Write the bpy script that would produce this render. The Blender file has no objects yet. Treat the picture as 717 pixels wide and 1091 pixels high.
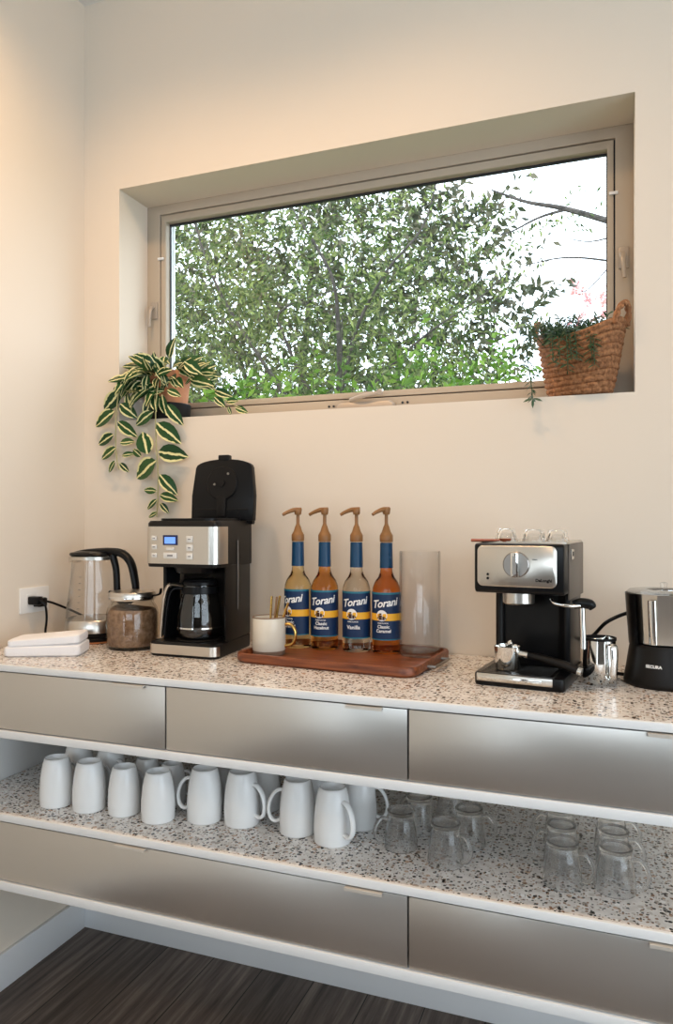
import bpy, bmesh, math, random
from mathutils import Vector, Matrix, Euler
random.seed(7)
SC = bpy.context.scene
COL = SC.collection
PI = math.pi

# ------------------------------------------------------------------ materials
def mat(name, color=(.8, .8, .8), rough=.5, metal=0.0, spec=.5, trans=0.0, ior=1.45, coat=0.0, emit=None, estr=0.0):
    m = bpy.data.materials.new(name); m.use_nodes = True
    b = m.node_tree.nodes['Principled BSDF']
    b.inputs['Base Color'].default_value = (*color, 1)
    b.inputs['Roughness'].default_value = rough
    b.inputs['Metallic'].default_value = metal
    b.inputs['Specular IOR Level'].default_value = spec
    b.inputs['Transmission Weight'].default_value = trans
    b.inputs['IOR'].default_value = ior
    b.inputs['Coat Weight'].default_value = coat
    if emit:
        b.inputs['Emission Color'].default_value = (*emit, 1)
        b.inputs['Emission Strength'].default_value = estr
    return m

def nt(m): return m.node_tree.nodes, m.node_tree.links, m.node_tree.nodes['Principled BSDF']

def ramp(n, pts, interp='LINEAR'):
    r = n.new('ShaderNodeValToRGB'); r.color_ramp.interpolation = interp
    el = r.color_ramp.elements
    while len(el) < len(pts): el.new(.5)
    for e, (p, c) in zip(el, pts): e.position = p; e.color = (*c, 1)
    return r

def noise_bump(m, scale=200, strength=.1, dist=.001, stretch=(1, 1, 1)):
    n, l, b = nt(m)
    tc = n.new('ShaderNodeTexCoord'); mp = n.new('ShaderNodeMapping'); mp.inputs['Scale'].default_value = stretch
    nz = n.new('ShaderNodeTexNoise'); nz.inputs['Scale'].default_value = scale; nz.inputs['Detail'].default_value = 4
    bp = n.new('ShaderNodeBump'); bp.inputs['Strength'].default_value = strength; bp.inputs['Distance'].default_value = dist
    l.new(tc.outputs['Object'], mp.inputs['Vector']); l.new(mp.outputs['Vector'], nz.inputs['Vector'])
    l.new(nz.outputs['Fac'], bp.inputs['Height']); l.new(bp.outputs['Normal'], b.inputs['Normal'])
    return m

def noise_color(m, c1, c2, scale=5, stretch=(1, 1, 1), detail=6, lo=.35, hi=.65):
    n, l, b = nt(m)
    tc = n.new('ShaderNodeTexCoord'); mp = n.new('ShaderNodeMapping'); mp.inputs['Scale'].default_value = stretch
    nz = n.new('ShaderNodeTexNoise'); nz.inputs['Scale'].default_value = scale; nz.inputs['Detail'].default_value = detail
    r = ramp(n, [(lo, c1), (hi, c2)])
    l.new(tc.outputs['Object'], mp.inputs['Vector']); l.new(mp.outputs['Vector'], nz.inputs['Vector'])
    l.new(nz.outputs['Fac'], r.inputs['Fac']); l.new(r.outputs['Color'], b.inputs['Base Color'])
    return m

def thin_glass(name, tint=(.97, .98, .98), edge=(.78, .8, .8), base=.04, gain=.75, rough=.02):
    """a thin sheet of glass: passes light straight through, reflects more at grazing angles"""
    m = bpy.data.materials.new(name); m.use_nodes = True
    n, l = m.node_tree.nodes, m.node_tree.links
    n.clear()
    out = n.new('ShaderNodeOutputMaterial'); mix = n.new('ShaderNodeMixShader')
    tr = n.new('ShaderNodeBsdfTransparent'); gl = n.new('ShaderNodeBsdfGlossy'); gl.inputs['Roughness'].default_value = rough
    lw = n.new('ShaderNodeLayerWeight'); lw.inputs['Blend'].default_value = .5
    pw = n.new('ShaderNodeMath'); pw.operation = 'POWER'; pw.inputs[1].default_value = 4
    mr = n.new('ShaderNodeMath'); mr.operation = 'MULTIPLY_ADD'; mr.inputs[1].default_value = gain; mr.inputs[2].default_value = base
    mc = n.new('ShaderNodeMix'); mc.data_type = 'RGBA'
    mc.inputs[6].default_value = (*tint, 1); mc.inputs[7].default_value = (*edge, 1)
    l.new(lw.outputs['Facing'], pw.inputs[0]); l.new(pw.outputs[0], mr.inputs[0]); l.new(mr.outputs[0], mix.inputs['Fac'])
    l.new(pw.outputs[0], mc.inputs[0]); l.new(mc.outputs[2], tr.inputs['Color'])
    l.new(tr.outputs[0], mix.inputs[1]); l.new(gl.outputs[0], mix.inputs[2]); l.new(mix.outputs[0], out.inputs['Surface'])
    return m

M = {}
M['wall'] = noise_bump(mat('wall_paint', (.75, .665, .56), .75, spec=.25), 350, .05)
M['grey_wall'] = mat('dark_grey_wall_paint', (.11, .10, .09), .8)
M['ceiling'] = mat('ceiling_paint', (.82, .80, .77), .85)
M['trim'] = mat('white_trim_paint', (.78, .79, .80), .4)
M['laminate'] = mat('white_laminate', (.80, .80, .79), .35)
M['frame'] = mat('taupe_window_frame', (.46, .385, .30), .5)
M['gasket'] = mat('dark_window_gasket', (.02, .02, .022), .5)
M['hardware'] = mat('taupe_window_hardware', (.40, .34, .28), .4, .2)
M['casing'] = mat('white_exterior_casing', (.85, .86, .87), .5)
M['pane'] = thin_glass('window_pane', (.98, .99, .985), (.9, .92, .92), .02, .6, 0)
M['drawer'] = noise_bump(mat('grey_metallic_laminate', (.63, .60, .555), .33, .88, spec=.4), 60, .02, .0005, (1, 1, 30))
M['carcass'] = mat('grey_carcass_board', (.25, .24, .23), .6)
M['tab'] = mat('champagne_metal_pull', (.66, .61, .54), .4, .35)
M['steel'] = mat('brushed_steel', (.66, .62, .56), .28, 1.0)
M['chrome'] = mat('polished_chrome', (.80, .79, .76), .10, 1.0)
M['dark_steel'] = mat('dark_steel', (.30, .28, .26), .3, 1.0)
M['black'] = mat('black_plastic', (.006, .006, .0065), .28, spec=.22)
M['black_matte'] = mat('matte_black_plastic', (.009, .008, .0075), .5, spec=.18)
M['black_side'] = mat('satin_black_plastic', (.010, .0085, .0075), .40, spec=.22)
M['white_button'] = mat('pale_grey_button', (.72, .70, .66), .35)
M['lcd'] = mat('blue_lcd', (.05, .15, .5), .3, emit=(.22, .42, 1.0), estr=.85)
M['lcd_frame'] = mat('navy_lcd_frame', (.01, .015, .08), .3)
M['brown_plastic'] = mat('grey_brown_plastic', (.12, .095, .075), .4)
M['towel'] = noise_bump(mat('white_terry_cloth', (.84, .83, .84), .95, spec=.1), 700, .6, .002)
M['grounds'] = noise_bump(noise_color(mat('ground_coffee', (.3, .18, .1), .95, spec=.1), (.20, .115, .065), (.36, .225, .14), 90), 400, .7, .002)
M['tray'] = mat('acacia_wood', (.3, .1, .04), .38)
noise_color(M['tray'], (.085, .022, .009), (.30, .09, .032), 7, (1.2, 14, 14), 8, .3, .7)
M['mug'] = mat('white_glazed_ceramic', (.80, .80, .79), .16, spec=.5)
M['cream'] = mat('cream_glaze', (.70, .64, .53), .25)
M['clay'] = mat('brown_unglazed_clay', (.22, .15, .10), .6)
M['gold'] = mat('gold_metal', (.75, .47, .14), .25, 1.0)
M['tan_pump'] = mat('tan_plastic_pump', (.25, .115, .035), .42)
M['blue_sleeve'] = mat('blue_neck_sleeve', (.003, .045, .115), .35)
M['label_blue'] = mat('blue_paper_label', (.003, .024, .085), .5)
M['label_edge'] = mat('teal_label_border', (.02, .17, .24), .5)
M['label_yellow'] = mat('yellow_label_band', (.90, .47, .03), .5)
M['label_white'] = mat('white_label_ink', (.88, .88, .86), .5)
M['label_brown'] = mat('brown_label_ink', (.07, .025, .012), .5)
def liquid(name, c): return mat(name, c, .03, trans=1.0, ior=1.36)
M['amber'] = liquid('amber_syrup', (.88, .42, .11))
M['pale'] = liquid('pale_gold_syrup', (.97, .80, .45))
M['clear'] = liquid('clear_syrup', (.97, .94, .84))
M['red_amber'] = liquid('red_amber_syrup', (.78, .25, .05))
M['glass'] = thin_glass('clear_thin_glass', (.985, .985, .985), (.66, .67, .67), .035, .8)
def thick_glass(name, clear=.42):
    m = mat(name, (.985, .99, .99), .015, trans=1.0, ior=1.45)
    n, l, b = nt(m)
    tr = n.new('ShaderNodeBsdfTransparent'); ms = n.new('ShaderNodeMixShader'); ms.inputs['Fac'].default_value = clear
    l.new(b.outputs[0], ms.inputs[1]); l.new(tr.outputs[0], ms.inputs[2]); l.new(ms.outputs[0], n['Material Output'].inputs['Surface'])
    return m
M['mug_glass'] = thick_glass('clear_mug_glass', .18)
M['handle_glass'] = M['mug_glass']
M['carafe'] = thin_glass('smoky_carafe_glass', (.80, .80, .80), (.45, .45, .45), .06, .6)
M['jar'] = thin_glass('jar_glass', (.96, .955, .94), (.72, .7, .66), .04, .4)
M['plate'] = mat('white_outlet_plastic', (.80, .78, .74), .35)
M['terracotta'] = noise_color(mat('terracotta', (.5, .2, .09), .8), (.42, .165, .075), (.60, .27, .14), 12)
M['soil'] = mat('dark_soil', (.03, .02, .012), .95)
M['stem'] = mat('pale_green_stem', (.36, .34, .16), .6)
M['bark'] = noise_color(mat('grey_brown_bark', (.1, .08, .06), .9), (.03, .025, .022), (.09, .075, .065), 30)
M['red_brown'] = mat('red_brown_wood', (.33, .08, .03), .45)
M['ground'] = mat('lawn_ground', (.06, .10, .035), .95)
# basket: woven water hyacinth
M['basket'] = noise_bump(noise_color(mat('woven_water_hyacinth', (.4, .2, .08), .8), (.16, .06, .022), (.43, .20, .085), 170, (1, 1, .5), 4, .3, .7), 300, .5, .002)

# terrazzo: pale ground with dark, brown and pale chips
def terrazzo():
    m = mat('terrazzo', (.8, .8, .8), .22, spec=.5)
    n, l, b = nt(m)
    tc = n.new('ShaderNodeTexCoord')
    def chips(scale, cut, rnd, off):
        mp = n.new('ShaderNodeMapping'); mp.inputs['Location'].default_value = off
        v = n.new('ShaderNodeTexVoronoi'); v.inputs['Scale'].default_value = scale; v.inputs['Randomness'].default_value = 1
        l.new(tc.outputs['Object'], mp.inputs['Vector']); l.new(mp.outputs['Vector'], v.inputs['Vector'])
        d = n.new('ShaderNodeMath'); d.operation = 'LESS_THAN'; d.inputs[1].default_value = cut
        l.new(v.outputs['Distance'], d.inputs[0])
        s = n.new('ShaderNodeSeparateColor'); l.new(v.outputs['Color'], s.inputs[0])
        g = n.new('ShaderNodeMath'); g.operation = 'GREATER_THAN'; g.inputs[1].default_value = rnd
        l.new(s.outputs[0], g.inputs[0])
        f = n.new('ShaderNodeMath'); f.operation = 'MULTIPLY'; l.new(d.outputs[0], f.inputs[0]); l.new(g.outputs[0], f.inputs[1])
        return f.outputs[0], s.outputs[1]
    cur = None
    nz = n.new('ShaderNodeTexNoise'); nz.inputs['Scale'].default_value = 60; nz.inputs['Detail'].default_value = 3
    l.new(tc.outputs['Object'], nz.inputs['Vector'])
    base = ramp(n, [(.35, (.65, .615, .58)), (.65, (.80, .77, .74))]); l.new(nz.outputs['Fac'], base.inputs['Fac'])
    cur = base.outputs['Color']
    for scale, cut, rnd, off, cols in (
            (70, .40, .55, (0, 0, 0), [(0, (.56, .52, .48)), (.35, (.38, .33, .29)), (.65, (.86, .85, .83)), (.85, (.55, .40, .30))]),
            (125, .40, .62, (3.1, 1.7, .6), [(0, (.02, .018, .016)), (.35, (.26, .15, .09)), (.6, (.10, .09, .085)), (.8, (.45, .33, .24))]),
            (85, .34, .74, (.7, 5.2, 2.2), [(0, (.015, .014, .014)), (.5, (.05, .035, .028)), (.75, (.24, .14, .085))]),
            (200, .40, .70, (7.7, 2.1, 4.4), [(0, (.05, .045, .04)), (.5, (.38, .28, .21))])):
        f, c = chips(scale, cut, rnd, off)
        r = ramp(n, cols, 'CONSTANT'); l.new(c, r.inputs['Fac'])
        mx = n.new('ShaderNodeMix'); mx.data_type = 'RGBA'
        l.new(f, mx.inputs[0]); l.new(cur, mx.inputs[6]); l.new(r.outputs['Color'], mx.inputs[7]); cur = mx.outputs[2]
    l.new(cur, b.inputs['Base Color'])
    return m
M['terrazzo'] = terrazzo()

def planks():
    m = mat('dark_plank_floor', (.05, .04, .035), .42, spec=.35)
    n, l, b = nt(m)
    tc = n.new('ShaderNodeTexCoord'); sep = n.new('ShaderNodeSeparateXYZ'); l.new(tc.outputs['Object'], sep.inputs[0])
    # plank index along x
    dv = n.new('ShaderNodeMath'); dv.operation = 'DIVIDE'; dv.inputs[1].default_value = .16; l.new(sep.outputs[0], dv.inputs[0])
    fl = n.new('ShaderNodeMath'); fl.operation = 'FLOOR'; l.new(dv.outputs[0], fl.inputs[0])
    fr = n.new('ShaderNodeMath'); fr.operation = 'FRACT'; l.new(dv.outputs[0], fr.inputs[0])
    wn = n.new('ShaderNodeTexWhiteNoise'); wn.noise_dimensions = '1D'; l.new(fl.outputs[0], wn.inputs['W'])
    mp = n.new('ShaderNodeMapping'); mp.inputs['Scale'].default_value = (26, 1.3, 1)
    add = n.new('ShaderNodeVectorMath'); add.operation = 'ADD'
    l.new(tc.outputs['Object'], mp.inputs['Vector']); l.new(mp.outputs['Vector'], add.inputs[0]); l.new(wn.outputs['Color'], add.inputs[1])
    nz = n.new('ShaderNodeTexNoise'); nz.inputs['Scale'].default_value = 2.2; nz.inputs['Detail'].default_value = 8; nz.inputs['Roughness'].default_value = .65
    l.new(add.outputs[0], nz.inputs['Vector'])
    r = ramp(n, [(.28, (.036, .025, .020)), (.5, (.11, .083, .068)), (.72, (.23, .18, .15))]); l.new(nz.outputs['Fac'], r.inputs['Fac'])
    gp = n.new('ShaderNodeMath'); gp.operation = 'GREATER_THAN'; gp.inputs[1].default_value = .018; l.new(fr.outputs[0], gp.inputs[0])
    mr = n.new('ShaderNodeMapRange'); mr.inputs['To Min'].default_value = .7; mr.inputs['To Max'].default_value = 1.15; l.new(wn.outputs['Value'], mr.inputs['Value'])
    mu = n.new('ShaderNodeMath'); mu.operation = 'MULTIPLY'; l.new(gp.outputs[0], mu.inputs[0]); l.new(mr.outputs[0], mu.inputs[1])
    mx = n.new('ShaderNodeVectorMath'); mx.operation = 'SCALE'; l.new(r.outputs['Color'], mx.inputs[0]); l.new(mu.outputs[0], mx.inputs['Scale'])
    l.new(mx.outputs[0], b.inputs['Base Color'])
    return m
M['floor'] = planks()

# leaves: the uv's whole part is a per-leaf number, its fraction runs along (u) and across (v) the leaf
def leaf_mat(name, cols, cream=None, transl=.35, rough=.5):
    m = mat(name, cols[0], rough, spec=.35)
    n, l, b = nt(m)
    uv = n.new('ShaderNodeUVMap'); sep = n.new('ShaderNodeSeparateXYZ'); l.new(uv.outputs['UV'], sep.inputs[0])
    fl = n.new('ShaderNodeMath'); fl.operation = 'FLOOR'; l.new(sep.outputs[0], fl.inputs[0])
    wn = n.new('ShaderNodeTexWhiteNoise'); wn.noise_dimensions = '1D'; l.new(fl.outputs[0], wn.inputs['W'])
    k = len(cols); r = ramp(n, [(i / max(1, k - 1), c) for i, c in enumerate(cols)]); l.new(wn.outputs['Value'], r.inputs['Fac'])
    cur = r.outputs['Color']
    if cream:
        fr = n.new('ShaderNodeMath'); fr.operation = 'FRACT'; l.new(sep.outputs[1], fr.inputs[0])
        tc = n.new('ShaderNodeTexCoord'); nz = n.new('ShaderNodeTexNoise'); nz.inputs['Scale'].default_value = 45; l.new(tc.outputs['Object'], nz.inputs['Vector'])
        def band(lo, hi):
            a = n.new('ShaderNodeMath'); a.operation = 'MULTIPLY_ADD'; a.inputs[1].default_value = .20; a.inputs[2].default_value = -.10
            l.new(nz.outputs['Fac'], a.inputs[0])
            s = n.new('ShaderNodeMath'); s.operation = 'ADD'; l.new(fr.outputs[0], s.inputs[0]); l.new(a.outputs[0], s.inputs[1])
            g = n.new('ShaderNodeMath'); g.operation = 'GREATER_THAN'; g.inputs[1].default_value = lo; l.new(s.outputs[0], g.inputs[0])
            h = n.new('ShaderNodeMath'); h.operation = 'LESS_THAN'; h.inputs[1].default_value = hi; l.new(s.outputs[0], h.inputs[0])
            p = n.new('ShaderNodeMath'); p.operation = 'MULTIPLY'; l.new(g.outputs[0], p.inputs[0]); l.new(h.outputs[0], p.inputs[1])
            return p.outputs[0]
        mid = band(.42, .56); edge = band(.86, 1.2)
        mxm = n.new('ShaderNodeMath'); mxm.operation = 'MAXIMUM'; l.new(mid, mxm.inputs[0]); l.new(edge, mxm.inputs[1])
        mx = n.new('ShaderNodeMix'); mx.data_type = 'RGBA'; mx.inputs[7].default_value = (*cream, 1)
        l.new(mxm.outputs[0], mx.inputs[0]); l.new(cur, mx.inputs[6]); cur = mx.outputs[2]
    l.new(cur, b.inputs['Base Color'])
    tl = n.new('ShaderNodeBsdfTranslucent'); l.new(cur, tl.inputs['Color'])
    ms = n.new('ShaderNodeMixShader'); ms.inputs['Fac'].default_value = transl
    out = n['Material Output']; l.new(b.outputs[0], ms.inputs[1]); l.new(tl.outputs[0], ms.inputs[2]); l.new(ms.outputs[0], out.inputs['Surface'])
    return m
M['hoya'] = leaf_mat('variegated_leaf', [(.010, .045, .015), (.016, .070, .018), (.035, .095, .024)], (.74, .70, .36), .12, .32)
M['rosemary'] = leaf_mat('dark_needle_leaf', [(.02, .06, .025), (.05, .11, .05), (.09, .13, .08)], None, .2)
M['tree_leaf'] = leaf_mat('tree_leaf', [(.025, .05, .010), (.06, .10, .02), (.11, .15, .045), (.25, .30, .08), (.15, .15, .09)], None, .4)
M['dark_leaf'] = leaf_mat('dark_tree_leaf', [(.028, .036, .016), (.055, .067, .028), (.10, .10, .05), (.17, .15, .10)], None, .4)
M['bright_leaf'] = leaf_mat('bright_shrub_leaf', [(.05, .11, .012), (.11, .21, .025), (.21, .32, .05)], None, .4)
M['pink_leaf'] = leaf_mat('pink_blossom', [(.62, .25, .25), (.75, .42, .40), (.55, .35, .30)], None, .4)

# ------------------------------------------------------------------ objects
def link(name, data, parent=None):
    o = bpy.data.objects.new(name, data); COL.objects.link(o)
    if parent: o.parent = parent
    return o

def obj(name, bm, m, parent=None, loc=(0, 0, 0), rot=(0, 0, 0), sharp=38, label=None):
    bmesh.ops.remove_doubles(bm, verts=bm.verts, dist=1e-6)
    lim = math.radians(sharp)
    for f in bm.faces: f.smooth = True
    for e in bm.edges:
        if len(e.link_faces) == 2:
            try: e.smooth = e.calc_face_angle() < lim
            except ValueError: pass
    me = bpy.data.meshes.new(name); bm.to_mesh(me); bm.free()
    for x in (m if isinstance(m, (list, tuple)) else [m]): me.materials.append(x)
    o = link(name, me, parent); o.location = loc; o.rotation_euler = rot
    if label: o['label'] = label
    return o

def tag(o, label, cat, group=None, kind=None):
    o['label'] = label; o['category'] = cat
    if group: o['group'] = group
    if kind: o['kind'] = kind
    return o

def thing(name, label, cat, loc=(0, 0, 0), rz=0, group=None):
    o = link(name, None); o.location = loc; o.rotation_euler = (0, 0, rz); o.empty_display_size = .05
    return tag(o, label, cat, group)

def struct(name, bm, m, parent=None, **k):
    o = obj(name, bm, m, parent, **k)
    if not parent: o['kind'] = 'structure'
    return o

def copy_tree(root, loc, rz, label, scale=1.0):
    kids = {}
    for o in COL.objects:
        if o.parent: kids.setdefault(o.parent.name, []).append(o)
    def rec(o, parent):
        c = o.copy(); COL.objects.link(c)
        if parent: c.parent = parent
        for ch in kids.get(o.name, []): rec(ch, c)
        return c
    r = rec(root, None)
    r.location = loc; r.rotation_euler = (0, 0, rz); r.scale = (scale,) * 3; r['label'] = label
    return r

# ------------------------------------------------------------------ shapes
def B(): return bmesh.new()

def setmi(bm, faces, mi):
    for f in faces: f.material_index = mi

def box(bm, x0, x1, y0, y1, z0, z1, bev=0, seg=2, mi=0, rz=0):
    n0 = set(bm.faces)
    r = bmesh.ops.create_cube(bm, size=1)
    vs = r['verts']
    c = Vector(((x0 + x1) / 2, (y0 + y1) / 2, (z0 + z1) / 2))
    for v in vs: v.co = Vector((v.co.x * (x1 - x0), v.co.y * (y1 - y0), v.co.z * (z1 - z0)))
    if bev:
        es = list({e for v in vs for e in v.link_edges})
        rr = bmesh.ops.bevel(bm, geom=es, offset=bev, segments=seg, profile=.5, affect='EDGES')
    fs = [f for f in bm.faces if f not in n0]
    vs = {v for f in fs for v in f.verts}
    R = Matrix.Rotation(rz, 3, 'Z')
    for v in vs: v.co = R @ v.co + c
    setmi(bm, fs, mi)
    return bm

def lathe(bm, prof, seg=48, c=(0, 0), close=False, a0=0, a1=2 * PI, sx=1, sy=1, mi=0):
    full = abs(a1 - a0 - 2 * PI) < 1e-6
    n = seg if full else seg + 1
    rings = []
    for r, z in prof:
        if r < 1e-7 and full:
            rings.append([bm.verts.new((c[0], c[1], z))])
        else:
            rings.append([bm.verts.new((c[0] + sx * r * math.cos(a0 + (a1 - a0) * i / seg), c[1] + sy * r * math.sin(a0 + (a1 - a0) * i / seg), z)) for i in range(n)])
    fs = []
    pairs = list(zip(rings, rings[1:])) + ([(rings[-1], rings[0])] if close else [])
    for A, Bq in pairs:
        for i in range(seg):
            j = (i + 1) % n
            if len(A) == 1 and len(Bq) == 1: continue
            if len(A) == 1: fs.append(bm.faces.new((A[0], Bq[j], Bq[i])))
            elif len(Bq) == 1: fs.append(bm.faces.new((A[i], A[j], Bq[0])))
            else: fs.append(bm.faces.new((A[i], A[j], Bq[j], Bq[i])))
    setmi(bm, fs, mi)
    return bm

def smooth_path(pts, k=8):
    pts = [Vector(p) for p in pts]
    if len(pts) < 3: return pts
    out = []
    for i in range(len(pts) - 1):
        p0 = pts[i - 1] if i else pts[0] * 2 - pts[1]
        p1, p2 = pts[i], pts[i + 1]
        p3 = pts[i + 2] if i + 2 < len(pts) else pts[-1] * 2 - pts[-2]
        for j in range(k):
            t = j / k
            out.append(.5 * ((2 * p1) + (p2 - p0) * t + (2 * p0 - 5 * p1 + 4 * p2 - p3) * t * t + (3 * p1 - p0 - 3 * p2 + p3) * t ** 3))
    out.append(pts[-1])
    return out

def tube(bm, pts, r, seg=10, k=8, flat=None, smooth=True, mi=0, up=None):
    """round (or, with flat=(w,h), oval) bar along a path; r is one radius or one per control point"""
    P = smooth_path(pts, k) if smooth else [Vector(p) for p in pts]
    n = len(P)
    if isinstance(r, (list, tuple)):
        m = len(r); rad = []
        for i in range(n):
            t = i / (n - 1) * (m - 1); a = min(int(t), m - 2); rad.append(r[a] + (r[a + 1] - r[a]) * (t - a))
    else: rad = [r] * n
    N = None; rings = []
    for i in range(n):
        T = (P[min(i + 1, n - 1)] - P[max(i - 1, 0)]).normalized()
        if N is None:
            ref = Vector(up) if up else (Vector((0, 0, 1)) if abs(T.z) < .9 else Vector((1, 0, 0)))
            N = (ref - T * ref.dot(T)).normalized()
        else: N = (N - T * N.dot(T)).normalized()
        Bn = T.cross(N)
        w, h = (flat if flat else (1, 1))
        rings.append([bm.verts.new(P[i] + N * (rad[i] * h * math.cos(2 * PI * j / seg)) + Bn * (rad[i] * w * math.sin(2 * PI * j / seg))) for j in range(seg)])
    fs = []
    for A, C in zip(rings, rings[1:]):
        for j in range(seg):
            fs.append(bm.faces.new((A[j], A[(j + 1) % seg], C[(j + 1) % seg], C[j])))
    fs.append(bm.faces.new(rings[0][::-1])); fs.append(bm.faces.new(rings[-1]))
    setmi(bm, fs, mi)
    return bm

def rr(w, d, r, n=6):
    """rounded rectangle outline, counter-clockwise"""
    r = min(r, w / 2 - 1e-5, d / 2 - 1e-5); out = []
    for cx, cy, a in ((w / 2 - r, d / 2 - r, 0), (-w / 2 + r, d / 2 - r, PI / 2), (-w / 2 + r, -d / 2 + r, PI), (w / 2 - r, -d / 2 + r, 3 * PI / 2)):
        for i in range(n + 1): out.append((cx + r * math.cos(a + PI / 2 * i / n), cy + r * math.sin(a + PI / 2 * i / n)))
    return out

def loft(bm, rings, cap0=True, cap1=True, mi=0):
    R = [[bm.verts.new(p) for p in ring] for ring in rings]
    fs = []
    for A, C in zip(R, R[1:]):
        n = len(A)
        for j in range(n): fs.append(bm.faces.new((A[j], A[(j + 1) % n], C[(j + 1) % n], C[j])))
    if cap0: fs.append(bm.faces.new(R[0][::-1]))
    if cap1: fs.append(bm.faces.new(R[-1]))
    setmi(bm, fs, mi)
    return bm

def rloft(bm, spec, cap0=True, cap1=True, n=6, c=(0, 0), mi=0):
    """stack of rounded rectangles: (w, d, r, z[, dx, dy])"""
    return loft(bm, [[(x + c[0] + (s[4] if len(s) > 4 else 0), y + c[1] + (s[5] if len(s) > 5 else 0), s[3]) for x, y in rr(s[0], s[1], s[2], n)] for s in spec], cap0, cap1, mi)

def prism(bm, outline, z0, z1, axis='z', bev=0, mi=0):
    """outline extruded: axis z -> (x,y), axis y -> (x,z) from y=z0..z1, axis x -> (y,z)"""
    f = {'z': lambda a, b, t: (a, b, t), 'y': lambda a, b, t: (a, t, b), 'x': lambda a, b, t: (t, a, b)}[axis]
    n0 = set(bm.faces)
    loft(bm, [[f(a, b, z0) for a, b in outline], [f(a, b, z1) for a, b in outline]], mi=mi)
    fs = [x for x in bm.faces if x not in n0]
    bmesh.ops.recalc_face_normals(bm, faces=fs)
    if bev:
        es = [e for e in {e for x in fs for e in x.edges} if e.calc_face_angle(0) > .6]
        bmesh.ops.bevel(bm, geom=es, offset=bev, segments=2, profile=.5, affect='EDGES')
    return bm

def disc(bm, c, r, axis, t, seg=24, mi=0, bev=0):
    """short cylinder centred on c along an axis vector"""
    n0 = set(bm.verts)
    b = min(bev, t * .4, r * .4)
    prof = [(0, -t / 2), (r - b, -t / 2), (r, -t / 2 + b), (r, t / 2 - b), (r - b, t / 2), (0, t / 2)] if b else [(0, -t / 2), (r, -t / 2), (r, t / 2), (0, t / 2)]
    lathe(bm, prof, seg, mi=mi)
    q = Vector((0, 0, 1)).rotation_difference(Vector(axis).normalized()).to_matrix()
    for v in bm.verts:
        if v not in n0: v.co = q @ v.co + Vector(c)
    return bm

def cpatch(bm, r, z0, z1, a0, a1, t=.0004, seg=24, mi=0):
    """curved sheet on a vertical cylinder"""
    outer = []; inner = []
    for i in range(seg + 1):
        a = a0 + (a1 - a0) * i / seg
        outer.append(((r + t) * math.cos(a), (r + t) * math.sin(a))); inner.append((r * math.cos(a), r * math.sin(a)))
    return prism(bm, outer + inner[::-1], z0, z1, mi=mi)

def text_bm(s, size, shear=0, extrude=.0003, bold=0.0, align='CENTER', space=1.0):
    cu = bpy.data.curves.new('lettering', 'FONT'); cu.body = s; cu.size = size; cu.shear = shear
    cu.extrude = extrude; cu.offset = bold; cu.align_x = align; cu.align_y = 'CENTER'; cu.resolution_u = 3; cu.space_character = space
    o = bpy.data.objects.new('lettering', cu); COL.objects.link(o)
    dg = bpy.context.evaluated_depsgraph_get()
    me = bpy.data.meshes.new_from_object(o.evaluated_get(dg))
    bm = B(); bm.from_mesh(me)
    bpy.data.objects.remove(o); bpy.data.curves.remove(cu); bpy.data.meshes.remove(me)
    bmesh.ops.subdivide_edges(bm, edges=[e for e in bm.edges if e.calc_length() > size * .25], cuts=2)
    return bm

def wrap(bm, r, ac, zc, tilt=0, t=.0008):
    """bend flat lettering round a vertical cylinder: centre angle ac, height zc"""
    ct, st = math.cos(tilt), math.sin(tilt)
    for v in bm.verts:
        x, y, z = v.co
        x, y = x * ct - y * st, x * st + y * ct
        a = ac + x / r
        v.co = ((r + t + z) * math.cos(a), (r + t + z) * math.sin(a), zc + y)
    return bm

def upright(bm, loc, rz=0):
    """stand flat lettering up so that it faces -y"""
    R = Matrix.Rotation(rz, 3, 'Z')
    for v in bm.verts: v.co = R @ Vector((v.co.x, -v.co.z, v.co.y)) + Vector(loc)
    return bm

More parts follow.
